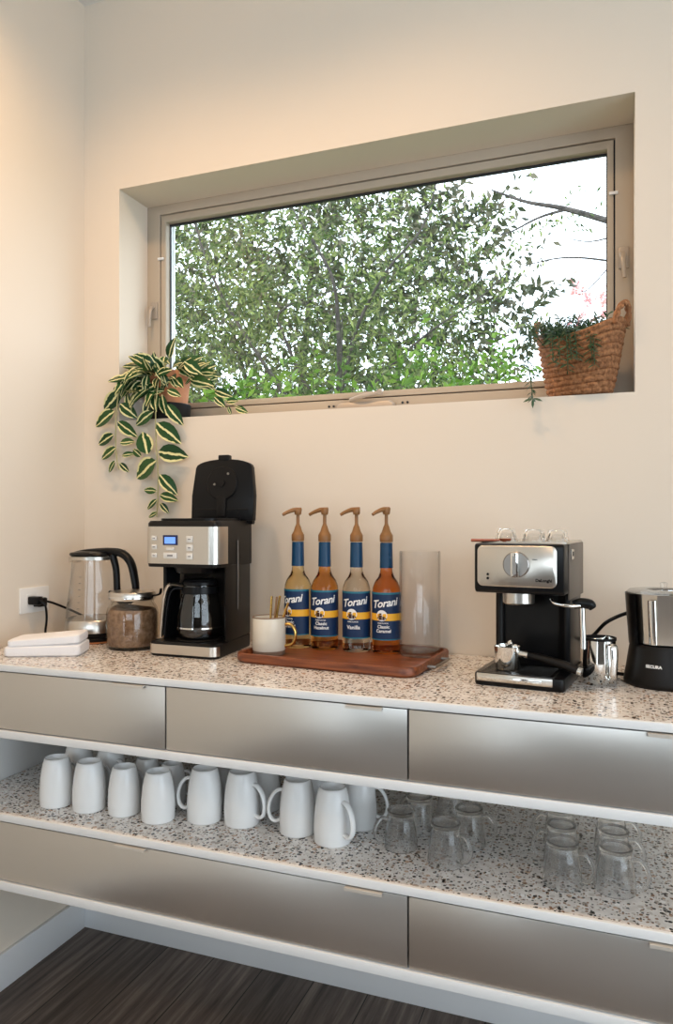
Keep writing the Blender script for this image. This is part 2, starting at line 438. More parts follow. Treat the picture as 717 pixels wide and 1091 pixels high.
# ------------------------------------------------------------------ leaves
def add_leaf(bm, uvl, base, d, nrm, L, W, bend=.15, idx=0, wide=.45, rows=4):
    """pointed leaf from base along d, its face towards nrm"""
    d = Vector(d).normalized(); nrm = Vector(nrm); side = d.cross(nrm)
    if side.length < 1e-4: side = d.orthogonal()
    side.normalize(); nrm = side.cross(d).normalized()
    base = Vector(base)
    rows_v = []
    for i in range(rows + 1):
        t = i / rows
        w = W * .5 * (math.sin(PI * t ** (.85 if wide < .5 else 1.0)) ** .8 if 0 < t < 1 else 0.0)
        p = base + d * (L * t) - nrm * (bend * L * t * t)
        if w == 0: rows_v.append([bm.verts.new(p)])
        else: rows_v.append([bm.verts.new(p - side * w + nrm * w * .25), bm.verts.new(p), bm.verts.new(p + side * w + nrm * w * .25)])
    uu = lambda t: idx + .05 + .9 * t
    for i in range(rows):
        A, C = rows_v[i], rows_v[i + 1]; t0, t1 = i / rows, (i + 1) / rows
        def face(vs, uvs):
            f = bm.faces.new(vs)
            for lp, u in zip(f.loops, uvs): lp[uvl].uv = u
        if len(A) == 1:
            face((A[0], C[1], C[0]), ((uu(t0), .5), (uu(t1), .5), (uu(t1), .02))); face((A[0], C[2], C[1]), ((uu(t0), .5), (uu(t1), .98), (uu(t1), .5)))
        elif len(C) == 1:
            face((A[0], A[1], C[0]), ((uu(t0), .02), (uu(t0), .5), (uu(t1), .5))); face((A[1], A[2], C[0]), ((uu(t0), .5), (uu(t0), .98), (uu(t1), .5)))
        else:
            face((A[0], A[1], C[1], C[0]), ((uu(t0), .02), (uu(t0), .5), (uu(t1), .5), (uu(t1), .02)))
            face((A[1], A[2], C[2], C[1]), ((uu(t0), .5), (uu(t0), .98), (uu(t1), .98), (uu(t1), .5)))

def leaf_obj(name, verts, faces, uvs, m, parent):
    me = bpy.data.meshes.new(name); me.from_pydata(verts, [], faces)
    ul = me.uv_layers.new(name='UVMap'); ul.data.foreach_set('uv', uvs); me.materials.append(m)
    return link(name, me, parent)

def foliage(name, twigs, m, parent, L=(.05, .08), W=(.016, .024), per=14, seed=1, length=(.3, .55)):
    """many small pointed leaves set along short twigs (start point, direction)"""
    rnd = random.Random(seed); V = []; Fc = []; UV = []; idx = 0
    for p, d in twigs:
        ln = rnd.uniform(*length); d = Vector(d).normalized(); p = Vector(p)
        cv = Vector((rnd.uniform(-1, 1), rnd.uniform(-1, 1), rnd.uniform(-1, .4))) * .5
        for i in range(per):
            t = i / per
            q = p + d * (ln * t) + cv * (ln * t * t * .6)
            dd = (d + cv * t).normalized()
            o = dd.orthogonal(); o.rotate(Matrix.Rotation(rnd.uniform(0, 2 * PI), 3, dd))
            ld = (dd * .7 + o).normalized()
            nrm = Vector((rnd.uniform(-1, 1), rnd.uniform(-1, 1), rnd.uniform(-.2, 1)))
            s = ld.cross(nrm).normalized(); nn = s.cross(ld)
            l_, w_ = rnd.uniform(*L), rnd.uniform(*W) / 2
            k = len(V)
            V += [q, q + ld * l_ * .45 - s * w_ + nn * w_ * .3, q + ld * l_ * .45 + s * w_ + nn * w_ * .3, q + ld * l_ - nn * l_ * .12]
            Fc += [(k, k + 2, k + 1), (k + 1, k + 2, k + 3)]
            idx += 1
            UV += [idx + .5, .5] * 6
    return leaf_obj(name, [tuple(v) for v in V], Fc, UV, m, parent)

# ================================================================== SETTING
WX0, WX1, WZ0, WZ1, RD = .134, 1.641, 1.612, 2.342, .15   # window recess
RX, RY, RZ = 4.0, -4.6, 2.95                                # room size
def wall_with_hole(x0, x1, z0, z1, hx0, hx1, hz0, hz1, t0, t1, axis, inner=None):
    bm = B()
    def bx(a0, a1, c0, c1):
        if axis == 'y': box(bm, a0, a1, t0, t1, c0, c1)
        else: box(bm, t0, t1, a0, a1, c0, c1)
    bx(x0, hx0, z0, z1); bx(hx1, x1, z0, z1); bx(hx0, hx1, z0, hz0) if hz0 > z0 else None; bx(hx0, hx1, hz1, z1)
    return bm
def ring_wall(x0, x1, z0, z1, hx0, hx1, hz0, hz1, y0, y1):
    """one closed wall slab with a rectangular hole, shared corners"""
    bm = B()
    O = [(x0, z0), (x1, z0), (x1, z1), (x0, z1)]; I = [(hx0, hz0), (hx1, hz0), (hx1, hz1), (hx0, hz1)]
    def vs(P, y): return [bm.verts.new((a, y, b)) for a, b in P]
    of, ob, jf, jb = vs(O, y0), vs(O, y1), vs(I, y0), vs(I, y1)
    for k in range(4):
        j = (k + 1) % 4
        for q in ((of[k], of[j], jf[j], jf[k]), (ob[k], jb[k], jb[j], ob[j]), (of[k], ob[k], ob[j], of[j]), (jf[k], jf[j], jb[j], jb[k])): bm.faces.new(q)
    bmesh.ops.recalc_face_normals(bm, faces=bm.faces)
    return bm
struct('wall_back', ring_wall(-.2, RX + .2, 0, RZ, WX0, WX1, WZ0, WZ1, 0, .205), M['wall'])
struct('wall_left', box(B(), -.2, 0, RY - .2, 0, 0, RZ), M['wall'])
struct('floor', box(B(), -.2, RX + .2, RY - .2, 0, -.1, 0), M['floor'])
struct('ceiling', box(B(), -.2, RX + .2, RY - .2, .205, RZ, RZ + .15), M['ceiling'])
# right wall with a wide window, front wall with a glazed door: the room's other daylight
struct('wall_right', wall_with_hole(RY, 0, 0, RZ, -4.2, -.9, .20, 2.6, RX, RX + .2, 'x'), M['wall'])
DX0, DX1 = .03, .50
bm = B()
for x0, x1, z0, z1 in ((-.2, DX0, 0, RZ), (DX0, DX1, 2.25, RZ), (DX1, .85, 0, RZ), (.85, 3.5, 0, 1.3), (.85, 3.5, 2.75, RZ), (3.5, RX + .2, 0, RZ)):
    box(bm, x0, x1, RY - .2, RY, z0, z1)
struct('wall_front', bm, M['grey_wall'])
def simple_window(name, axis, a0, a1, c0, c1, t):
    root = link(name, None); root['kind'] = 'structure'
    bm = B()
    def bx(p0, p1, q0, q1, b_=bm, th=.03):
        if axis == 'x': box(b_, t - th, t + th, p0, p1, q0, q1)
        else: box(b_, p0, p1, t - th, t + th, q0, q1)
    w = .05
    bx(a0, a0 + w, c0, c1); bx(a1 - w, a1, c0, c1); bx(a0 + w, a1 - w, c0, c0 + w); bx(a0 + w, a1 - w, c1 - w, c1)
    obj('window_frame', bm, M['frame'], root)
    g = B(); bx(a0 + w, a1 - w, c0 + w, c1 - w, g, .003); obj('glass_pane', g, M['pane'], root)
simple_window('window_2', 'x', -4.2, -.9, .20, 2.6, RX + .1)
simple_window('door_1', 'y', DX0, DX1, 0, 2.25, RY - .1)
simple_window('added_window', 'y', .85, 3.5, 1.3, 2.75, RY - .1)  # unseen window, added to bring daylight onto the mugs and cabinet front
struct('baseboard_back', box(B(), 0, RX, -.013, 0, 0, .1, .003), M['trim'])
struct('baseboard_left', box(B(), 0, .013, RY, -.013, 0, .1, .003), M['trim'])

# ---- window over the counter
win = link('window_1', None); win['kind'] = 'structure'; win.location = (0, 0, 0)
FX0, FX1, FZ0, FZ1 = WX0, WX1, WZ0, WZ1
GX0, GX1, GZ0, GZ1 = .182, 1.596, 1.661, 2.312       # gap line between frame and sash
def frame_ring(bm, ax0, ax1, az0, az1, bx0, bx1, bz0, bz1, y0, y1, bev=.0015):
    t = ring_wall(ax0, ax1, az0, az1, bx0, bx1, bz0, bz1, y0, y1)
    if bev: bmesh.ops.bevel(t, geom=[e for e in t.edges if e.calc_face_angle(0) > .5], offset=bev, segments=2, profile=.5, affect='EDGES')
    me = bpy.data.meshes.new('tmp'); t.to_mesh(me); t.free(); bm.from_mesh(me); bpy.data.meshes.remove(me)
    return bm
obj('window_frame', frame_ring(B(), FX0, FX1, FZ0, FZ1, GX0, GX1, GZ0, GZ1, RD, RD + .037), M['frame'], win)
g = .004
SX0, SX1, SZ0, SZ1 = GX0 + g, GX1 - g, GZ0 + g, GZ1 - g
HX0, HX1, HZ0, HZ1 = SX0 + .018, SX1 - .016, SZ0 + .017, SZ1 - .022
sash = obj('window_sash', frame_ring(B(), SX0, SX1, SZ0, SZ1, HX0, HX1, HZ0, HZ1, RD + .002, RD + .035), M['frame'], win)
obj('gap_seal', frame_ring(B(), GX0 - .001, GX1 + .001, GZ0 - .001, GZ1 + .001, SX0 + .004, SX1 - .004, SZ0 + .004, SZ1 - .004, RD + .014, RD + .03, 0), M['gasket'], win)
obj('glazing_seal', frame_ring(B(), HX0 - .002, HX1 + .002, HZ0 - .002, HZ1 + .002, HX0 + .003, HX1 - .003, HZ0 + .003, HZ1 - .006, RD + .026, RD + .034, 0), M['gasket'], win)
obj('glass_pane', box(B(), HX0 - .001, HX1 + .001, RD + .028, RD + .032, HZ0 - .001, HZ1 + .001), M['pane'], win)
obj('exterior_casing', frame_ring(B(), FX0 - .05, FX1 + .05, FZ0 - .05, FZ1 + .05, HX0 - .004, HX1 + .03, HZ0 - .01, HZ1 + .02, .2055, .216), M['casing'], win)
obj('exterior_jamb', frame_ring(B(), HX0 - .02, HX1 + .06, HZ0 - .03, HZ1 + .04, HX0 - .006, HX1 + .03, HZ0 - .012, HZ1 + .02, RD + .038, .2054, 0), M['casing'], win)
def latch(x, z, s):
    bm = B()
    box(bm, x - .013, x + .013, RD - .006, RD, z - .028, z + .028, .002)
    h = obj('latch', bm, M['hardware'], win)
    bm = B(); tube(bm, [(x - .004, RD - .01, z + .01), (x - .002, RD - .026, z - .01), (x + .002 * s, RD - .03, z - .06)], [.008, .007, .005], 10, flat=(1, .7))
    obj('latch_lever', bm, M['hardware'], h)
latch(1.617, 1.99, 1); latch(.163, 1.995, -1)
# crank operator
bm = B(); rloft(bm, [(.19, .03, .012, 1.6125), (.185, .028, .012, 1.640), (.16, .02, .009, 1.648)], c=(.905, RD - .013))
cr = obj('crank_operator', bm, M['hardware'], win)
bm = B(); tube(bm, [(.86, RD - .02, 1.655), (.90, RD - .034, 1.662), (.955, RD - .03, 1.672)], [.006, .007, .005], 10); disc(bm, (.955, RD - .03, 1.672), .009, (0, 1, .3), .012, 16, bev=.002)
obj('crank_handle', bm, M['hardware'], cr)
bm = B()
for x in (.785, .80, 1.015, 1.03): disc(bm, (x, RD - .001, 1.643), .0035, (0, 1, 0), .003, 10)
obj('screw_heads', bm, M['gasket'], cr)
for x, z in ((.187, 2.165), (1.592, 2.165)):
    obj('screen_clip', box(B(), x - .011, x + .011, RD - .004, RD + .001, z - .004, z + .004, .001), M['trim'], win)

# ================================================================== CABINET WALL
FY = -.530
XE = 1.775
CT = .946
ctop = thing('countertop', 'long speckled terrazzo worktop carrying the coffee machines, with white front edge', 'countertop', (0, 0, .931))
obj('slab', box(B(), .002, XE, -.527, -.002, 0, .015), M['terrazzo'], ctop)
obj('edge_band', box(B(), .002, XE, -.536, -.527, -.0005, .0152, .001), M['laminate'], ctop)
shelf = thing('terrazzo_shelf', 'speckled terrazzo shelf carrying the upturned mugs between the drawer rows', 'shelf', (0, 0, .563))
obj('slab', box(B(), .002, XE, -.525, -.002, 0, .017), M['terrazzo'], shelf)
obj('edge_band', box(B(), .002, XE, -.534, -.525, -.0005, .0172, .001), M['laminate'], shelf)
def board(name, z0, z1, label):
    tag(obj(name, box(B(), .002, XE, -.534, -.002, z0, z1, .001), M['laminate']), label, 'board')
board('bottom_board', .766, .785, 'white board directly under the three upper drawers, above the mug niche')  # bottom board of the upper drawer boxes, not a shelf
board('bottom_board', .394, .415, 'lowest white board under the bottom drawers, just above the floor gap')  # bottom board of the lower drawer boxes, not a shelf
tag(obj('side_panel', box(B(), .001, .006, -.524, -.003, .5805, .7655, .0008), M['laminate']), 'white side panel closing the mug niche at the wall end', 'panel')
def drawer_unit(x0, x1, z0, z1, handles, label):
    t = thing('drawer_cabinet', label, 'cabinet', (x0, 0, z0), 0)
    w, h = x1 - x0, z1 - z0
    obj('body', box(B(), .0006, w - .0006, FY + .022, -.002, .0006, h - .0006), M['carcass'], t)
    d = obj('drawer', box(B(), .0018, w - .0018, FY, FY + .019, .003, h - .004, .0008), M['drawer'], t)
    for a, b in handles:
        bm = B()
        prism(bm, [(FY + .004, h - .0035), (FY - .011, h - .0035), (FY - .011, h - .0095), (FY - .0085, h - .0095), (FY - .0085, h - .006), (FY + .004, h - .006)], a - x0, b - x0, 'x')
        obj('handle', bm, M['tab'], d)
drawer_unit(.003, .657, .785, .931, [(.520, .604)], 'grey upper drawer unit at the wall corner, below the folded towel and coffee maker')
drawer_unit(.657, 1.2145, .785, .931, [(1.086, 1.163)], 'grey upper drawer unit below the wooden tray, middle of three')
drawer_unit(1.2145, 1.772, .785, .931, [(1.649, 1.73)], 'grey upper drawer unit below the espresso machine and grinder')
drawer_unit(.003, 1.2145, .415, .563, [(.525, .606), (1.084, 1.163)], 'extra wide grey bottom drawer unit with two pulls, below the white mugs')
drawer_unit(1.2145, 1.772, .415, .563, [(1.652, 1.73)], 'grey bottom drawer unit below the clear glass mugs')

# ================================================================== COUNTER THINGS
# ---- towel
bm = B()
def slabby(bm, w, d, z0, z1, seed, sag=.003, dx=0, dy=0, slope=0):
    rnd = random.Random(seed); rings = []
    for t, ins in ((0, .006), (.15, .001), (.5, 0), (.85, .001), (1, .007)):
        ring = []
        for i, (x, y) in enumerate(rr(w - 2 * ins, d - 2 * ins, .014, 8)):
            zz = z0 + (z1 - z0) * t + (math.sin(x * 60 + seed) * .0012 + math.sin(y * 90 + x * 40) * .001) * t + slope * x * t
            ring.append((x + dx + math.sin(y * 70 + seed) * .001, y + dy, zz))
        rings.append(ring)
    loft(bm, rings, cap0=True, cap1=False)
    top = rings[-1]
    grid = [[(p[0] * k + dx * (1 - k), p[1] * k + dy * (1 - k), p[2] + sag * (1 - k) * .5) for p in top] for k in (1, .8, .5, .2)]
    loft(bm, grid, False, True)
tw = thing('folded_towel', 'folded white terry towel at the wall end of the counter', 'towel', (.190, -.375, CT), math.radians(24))
slabby(bm, .195, .105, 0, .030, 1, slope=.03); obj('lower_fold', bm, M['towel'], tw)
bm = B(); slabby(bm, .185, .100, 0, .022, 2, dx=.003, slope=.03)
obj('upper_fold', bm, M['towel'], tw, loc=(0, 0, .0285), rot=(0, math.radians(-2.5), 0))

# ---- electric kettle
kt = thing('electric_kettle', 'clear glass electric kettle with black handle beside the wall outlet', 'kettle', (.158, -.150, CT), 0)
bm = B(); lathe(bm, [(0, 0), (.082, 0), (.085, .004), (.085, .012), (.080, .016), (0, .016)], 48); pb = obj('power_base', bm, M['black'], kt)
bm = B(); lathe(bm, [(.0845, .0015), (.0862, .0015), (.0862, .006), (.0845, .006)], 48, close=True); obj('base_reflection', bm, mat('orange_reflection', (.45, .17, .06), .5), pb)  # orange reflection at the foot of the base, put in as a coloured ring
bm = B(); lathe(bm, [(0, .017), (.080, .017), (.082, .020), (.082, .030), (0, .030)], 48); obj('black_collar', bm, M['black'], kt)
bm = B(); lathe(bm, [(0, .030), (.083, .030), (.0835, .034), (.081, .062), (.078, .066), (0, .066)], 48); obj('steel_heater', bm, M['steel'], kt)
bm = B(); lathe(bm, [(.080, .066), (.077, .10), (.068, .17), (.062, .235), (.062, .246), (.060, .246), (.060, .235), (.066, .17), (.075, .10), (.078, .068), (0, .067)], 56)
gb = obj('glass_body', bm, M['glass'], kt)
bm = B()
for k in range(6): box(bm, -.004, .004, -.0005, .0005, -.001 + k * .018, .0005 + k * .018)
for v in bm.verts: v.co = Vector((v.co.x, v.co.y - .0705, v.co.z + .10)) + Vector((0, v.co.z * .11, 0))
obj('level_marks', bm, M['carcass'], gb)
bm = B(); lathe(bm, [(.0605, .238), (.064, .238), (.064, .247), (.0605, .247)], 48, close=True)
prism(bm, [(-.060, -.016), (-.088, -.006), (-.088, .006), (-.060, .016)], .228, .244, bev=.002); obj('spout_collar', bm, M['steel'], kt)
bm = B(); rloft(bm, [(.125, .10, .049, .2475), (.135, .11, .054, .252), (.13, .10, .049, .258), (.08, .07, .034, .262)], c=(-.006, 0), n=10); obj('lid', bm, M['black'], kt)
bm = B()
tube(bm, [(-.085, 0, .251), (-.03, 0, .259), (.05, 0, .262), (.100, 0, .256), (.130, 0, .228), (.144, 0, .175), (.147, 0, .135)], [.006, .010, .013, .014, .013, .012, .010], 14, flat=(1.1, .85))
tube(bm, [(.066, 0, .252), (.078, 0, .21), (.082, 0, .15), (.092, 0, .12), (.122, 0, .118), (.145, 0, .138)], [.011, .010, .010, .010, .009, .009], 12)
obj('handle', bm, M['black'], kt)
bm = B(); lathe(bm, [(.0785, .128), (.080, .128), (.080, .150), (.0765, .150)], 40, a0=-.35, a1=.35, close=True); obj('handle_clamp', bm, M['black'], kt)
bm = B(); tube(bm, [(-.02, .075, .008), (-.05, .10, .02), (-.095, .06, .062), (-.128, -.02, .105), (-.140, -.060, .117)], .0035, 8, 10); obj('cord', bm, M['black'], kt)
bm = B(); box(bm, -.1562, -.128, -.080, -.048, .100, .126, .004); obj('plug', bm, M['black'], kt)

# ---- outlet
ol = thing('wall_outlet', 'white wall outlet on the side wall with black plugs in it', 'outlet', (0, -.223, 1.067))
bm = B(); box(bm, .0003, .006, -.058, .058, -.037, .037, .002); obj('cover_plate', bm, M['plate'], ol)
for y in (-.021, .021):
    bm = B(); rloft(bm, [(.028, .034, .006, .006), (.027, .033, .006, .0075)])
    for v in bm.verts: v.co = Vector((v.co.z, v.co.x + y, v.co.y))
    f = obj('socket', bm, M['plate'], ol)
    bm = B()
    for dy in (-.006, .006): box(bm, .0075, .0079, y + dy - .001, y + dy + .001, -.002, .007)
    obj('slot', bm, M['black_matte'], f)
bp = thing('black_cord', 'black cord and plug dangling from the outlet down behind the towel', 'cord', (.008, -.244, 1.067))
bm = B(); box(bm, .0002, .036, -.012, .012, -.012, .012, .004); obj('plug', bm, M['black'], bp)
bm = B(); tube(bm, [(.034, 0, 0), (.050, .004, -.012), (.050, .010, -.05), (.042, .014, -.09), (.038, .02, -.117)], .0035, 8); obj('cable', bm, M['black'], bp)

# ---- jar of ground coffee
JL = (.340, -.215, CT)
jr = thing('glass_jar', 'squat glass jar with steel lid holding brown coffee grounds', 'jar', JL)
bm = B(); lathe(bm, [(0, 0), (.063, 0), (.069, .006), (.071, .02), (.071, .095), (.067, .112), (.058, .126), (.056, .134), (.058, .138), (.054, .138), (.052, .128), (.064, .110), (.0685, .095), (.0685, .02), (.065, .008), (0, .005)], 56)
obj('glass', bm, M['jar'], jr)
bm = B(); lathe(bm, [(0, .1385), (.057, .1385), (.057, .134), (.0615, .134), (.063, .138), (.063, .152), (.060, .156), (.05, .1575), (0, .1575)], 56); obj('lid', bm, M['steel'], jr)
bm = B(); lathe(bm, [(.0635, .136), (.0645, .138), (.0645, .142), (.0635, .144)], 48, close=True); obj('lid_ring', bm, M['chrome'], jr)
bm = B(); tube(bm, [(.060, .012, .145), (.078, .016, .150), (.082, .017, .165)], [.006, .006, .005], 8, flat=(1.6, .5)); obj('lid_clip', bm, M['black'], jr)
bm = B(); lathe(bm, [(0, .0065), (.063, .009), (.067, .02), (.067, .095), (.062, .108)], 56)
top = []
for i in range(5):
    r = .062 * (1 - i / 5); top.append([(r * math.cos(2 * PI * k / 56), r * math.sin(2 * PI * k / 56), .108 + .006 * (i / 5) - .010 * (r * math.cos(2 * PI * k / 56) / .066) * (i > 0)) for k in range(56)])
loft(bm, top, False, True)
tag(obj('ground_coffee', bm, M['grounds'], loc=JL), 'brown ground coffee filling the squat glass jar', 'ground coffee', kind='stuff')

# ---- drip coffee maker
cm = thing('coffee_maker', 'black and steel drip coffee maker with its lid standing open', 'coffee maker', (.548, -.19, CT), 0)
# local: x -.10..+.105, y -.112 (front) .. +.11 (back), z 0..0.35
def ring_front(w0, w1, yf, yb, rf, z, dx=0):
    """plan outline: rounded front corners, narrower back"""
    pts = []
    for cx, a in ((w0 + rf, PI), (w1 - rf, 3 * PI / 2)):
        for i in range(9): pts.append((cx + rf * math.cos(a + PI / 2 * i / 8) + dx, yf + rf + rf * math.sin(a + PI / 2 * i / 8), z))
    pts += [(w1 - .018 + dx, yb, z), (w0 + .012 + dx, yb, z)]
    return pts
bm = B(); loft(bm, [ring_front(-.096, .102, -.109, .112, .020, 0), ring_front(-.098, .104, -.111, .112, .020, .006), ring_front(-.098, .104, -.111, .112, .020, .034), ring_front(-.094, .100, -.107, .112, .02, .038)])
obj('base', bm, M['black'], cm)
bm = B()
out = ring_front(-.0995, .1055, -.1125, .112, .021, 0)[:18]; inn = ring_front(-.0975, .1035, -.1105, .112, .020, 0)[:18]
prism(bm, [(p[0], p[1]) for p in out] + [(p[0], p[1]) for p in inn[::-1]], .007, .031); obj('base_trim', bm, M['steel'], cm)
# rear tower with water tank
bm = B(); prism(bm, [(-.080, .112), (-.084, .02), (-.060, .005), (.070, .005), (.098, -.055), (.104, -.060), (.1045, -.02), (.087, .112)], .037, .236, bev=.002); obj('tower', bm, M['black_side'], cm)
bm = B(); prism(bm, [(-.0855, .0), (-.088, -.055), (-.078, -.055), (-.070, .0)], .038, .236, bev=.001); obj('side_pillar', bm, M['black'], cm)
bm = B(); box(bm, -.0035, .0035, -.0008, .0008, .115, .300, .0007)
for v in bm.verts: v.co = Vector((.1035 - (v.co.x + .012) * .12 + (v.co.y) , v.co.x + .012 + .0, v.co.z))
obj('level_window', bm, mat('grey_level_window', (.16, .15, .14), .25), cm)
# head
bm = B(); loft(bm, [ring_front(-.105, .108, -.114, .112, .026, .232), ring_front(-.106, .109, -.115, .112, .026, .238), ring_front(-.106, .109, -.115, .112, .026, .345), ring_front(-.102, .105, -.111, .110, .026, .352)])
hd = obj('head', bm, M['black_side'], cm)
out = ring_front(-.1075, .1105, -.1165, .112, .027, 0)[:19]; inn = ring_front(-.1055, .1085, -.1145, .112, .026, 0)[:19]
out[18] = (.1105, -.058, 0); inn[18] = (.1085, -.058, 0)
bm = B(); prism(bm, [(p[0], p[1]) for p in out] + [(p[0], p[1]) for p in inn[::-1]], .241, .337); cp = obj('control_panel', bm, M['steel'], cm)
PY = -.1165
def px(bm, x0, x1, z0, z1, t=.002, bev=.001): return box(bm, x0, x1, PY - t, PY + .0003, z0, z1, bev)
cxp = -.025
fr = obj('display', px(B(), cxp - .022, cxp + .022, .289, .315), M['lcd_frame'], cp)
obj('screen', box(B(), cxp - .016, cxp + .016, PY - .0026, PY - .0015, .293, .310), M['lcd'], fr)
def button(x0, x1, z0, z1, mark=.004, mh=.0012):
    bm = px(B(), x0, x1, z0, z1, .0025, .0012)
    x, z = (x0 + x1) / 2, (z0 + z1) / 2
    if mark: box(bm, x - mark, x + mark, PY - .0029, PY - .0024, z - mh, z + mh, mi=1)
    obj('button', bm, [M['white_button'], M['carcass']], cp)
for z in (.307, .284, .262): button(-.081, -.066, z - .006, z + .006)
for z in (.305, .283, .261): button(.023, .042, z - .008, z + .008)
button(cxp - .02, cxp + .02, .255, .270, .008, .0022)
button(cxp - .012, cxp + .012, .276, .283, 0)
# front under-head basket and cavity back
bm = B(); lathe(bm, [(0, .215), (.050, .215), (.058, .232), (0, .232)], 40, c=(.0, -.035)); obj('brew_basket', bm, M['black'], cm)
bm = B(); lathe(bm, [(0, .0385), (.060, .0385), (.062, .040), (.060, .0415), (0, .0415)], 48, c=(.012, -.035)); obj('warming_plate', bm, M['black_matte'], cm)
# tank opening and open lid
bm = B(); rloft(bm, [(.17, .17, .03, .3515), (.17, .17, .03, .358), (.15, .15, .025, .3585), (.15, .15, .025, .353)], c=(0, -.005), cap1=True); obj('tank_rim', bm, M['black'], cm)
lid = B()
W0, W1 = .098, .088
prof = [(-W0, 0), (W0, 0), (W0 + .002, .06), (.092, .135), (.088, .152)] 
arc = [(.088 * math.cos(t), .152 + .022 * math.sin(t)) for t in [PI * i / 12 for i in range(1, 12)]]
outline = [(-W0, 0), (W0, 0), (W0 + .001, .07)] + [(.089, .150)] + arc + [(-.089, .150), (-W0 - .001, .07)]
prism(lid, outline, -.010, .010, 'y', bev=.002)
LO = (0.012, .092, .352); LR = (math.radians(-4), 0, 0)
ld = obj('lid', lid, M['black'], cm, LO, LR)
bm = B(); box(bm, -.017, .017, -.012, .008, .168, .186, .003); obj('lid_tab', bm, M['black'], ld)
bm = B(); disc(bm, (0, -.0125, .105), .048, (0, 1, 0), .006, 40, bev=.002); disc(bm, (0, -.016, .105), .010, (0, 1, 0), .006, 20); box(bm, -.014, .014, -.016, -.009, .010, .07, .002); obj('shower_head', bm, M['black_matte'], ld)
for x in (-.022, .020):
    obj('screw_boss', disc(B(), (x, -.0165, .105 + x * .7 + .012), .0035, (0, 1, 0), .003, 12), M['dark_steel'], ld)
bm = B(); box(bm, -.085, .085, -.0125, -.009, .028, .033, .001); obj('lid_rib', bm, M['black_matte'], ld)
bm = B(); tube(bm, [(-.10, .092, .350), (.108, .092, .350)], .008, 12, smooth=False); obj('hinge', bm, M['black'], cm)

# ---- carafe on the warming plate
cf = thing('glass_carafe', 'glass carafe with steel handle standing inside the drip coffee maker', 'carafe', (.560, -.225, CT + .0420), 0)
bm = B(); lathe(bm, [(0, .0), (.050, .0), (.056, .005), (.060, .025), (.059, .06), (.052, .10), (.045, .125), (.045, .140), (.043, .140), (.043, .125), (.050, .10), (.057, .06), (.058, .025), (.054, .007), (0, .003)], 48); obj('glass', bm, M['carafe'], cf)
bm = B(); lathe(bm, [(.0455, .118), (.0475, .118), (.047, .137), (.0455, .137)], 48, close=True); obj('collar', bm, M['black'], cf)
bm = B(); lathe(bm, [(0, .141), (.046, .141), (.046, .148), (.040, .155), (0, .158)], 48); obj('lid', bm, M['black'], cf)
a = math.radians(214); hx, hy = math.cos(a), math.sin(a)
def hp(r, z): return (hx * r, hy * r, z)
bm = B(); tube(bm, [hp(.042, .138), hp(.07, .142), hp(.085, .130), hp(.093, .09), hp(.098, .04), hp(.100, .006)], .0075, 12, flat=(2.0, .7)); ha = obj('handle', bm, M['steel'], cf)
bm = B(); tube(bm, [hp(.043, .130), hp(.062, .132), hp(.076, .120), hp(.084, .085), hp(.089, .04), hp(.091, .010)], .0065, 10, flat=(1.7, .8)); obj('handle_grip', bm, M['black'], ha)
bm = B(); lathe(bm, [(.0595, .028), (.0606, .028), (.0606, .032), (.0595, .032)], 48, close=True); obj('steel_band', bm, M['chrome'], cf)

# ---- tray
TR = math.radians(-4.5); TC = (.952, -.177)
tr = thing('wooden_tray', 'reddish brown wooden tray with rounded corners under the syrup bottles', 'tray', (*TC, CT), TR)
bm = B(); TW, TD = .478, .304
rloft(bm, [(TW - .012, TD - .012, .034, 0), (TW, TD, .04, .006), (TW, TD, .04, .020), (TW - .004, TD - .004, .039, .0235), (TW - .020, TD - .020, .034, .0235), (TW - .030, TD - .030, .03, .0105)], n=8)
obj('board', bm, M['tray'], tr)
bm = B()
tube(bm, [(TW / 2 - .003, -.055, .012), (TW / 2 + .018, -.055, .012), (TW / 2 + .020, .0, .012), (TW / 2 + .018, .055, .012), (TW / 2 - .003, .055, .012)], .0038, 8, smooth=False)
obj('handle', bm, M['dark_steel'], tr)
TZ = CT + .0108

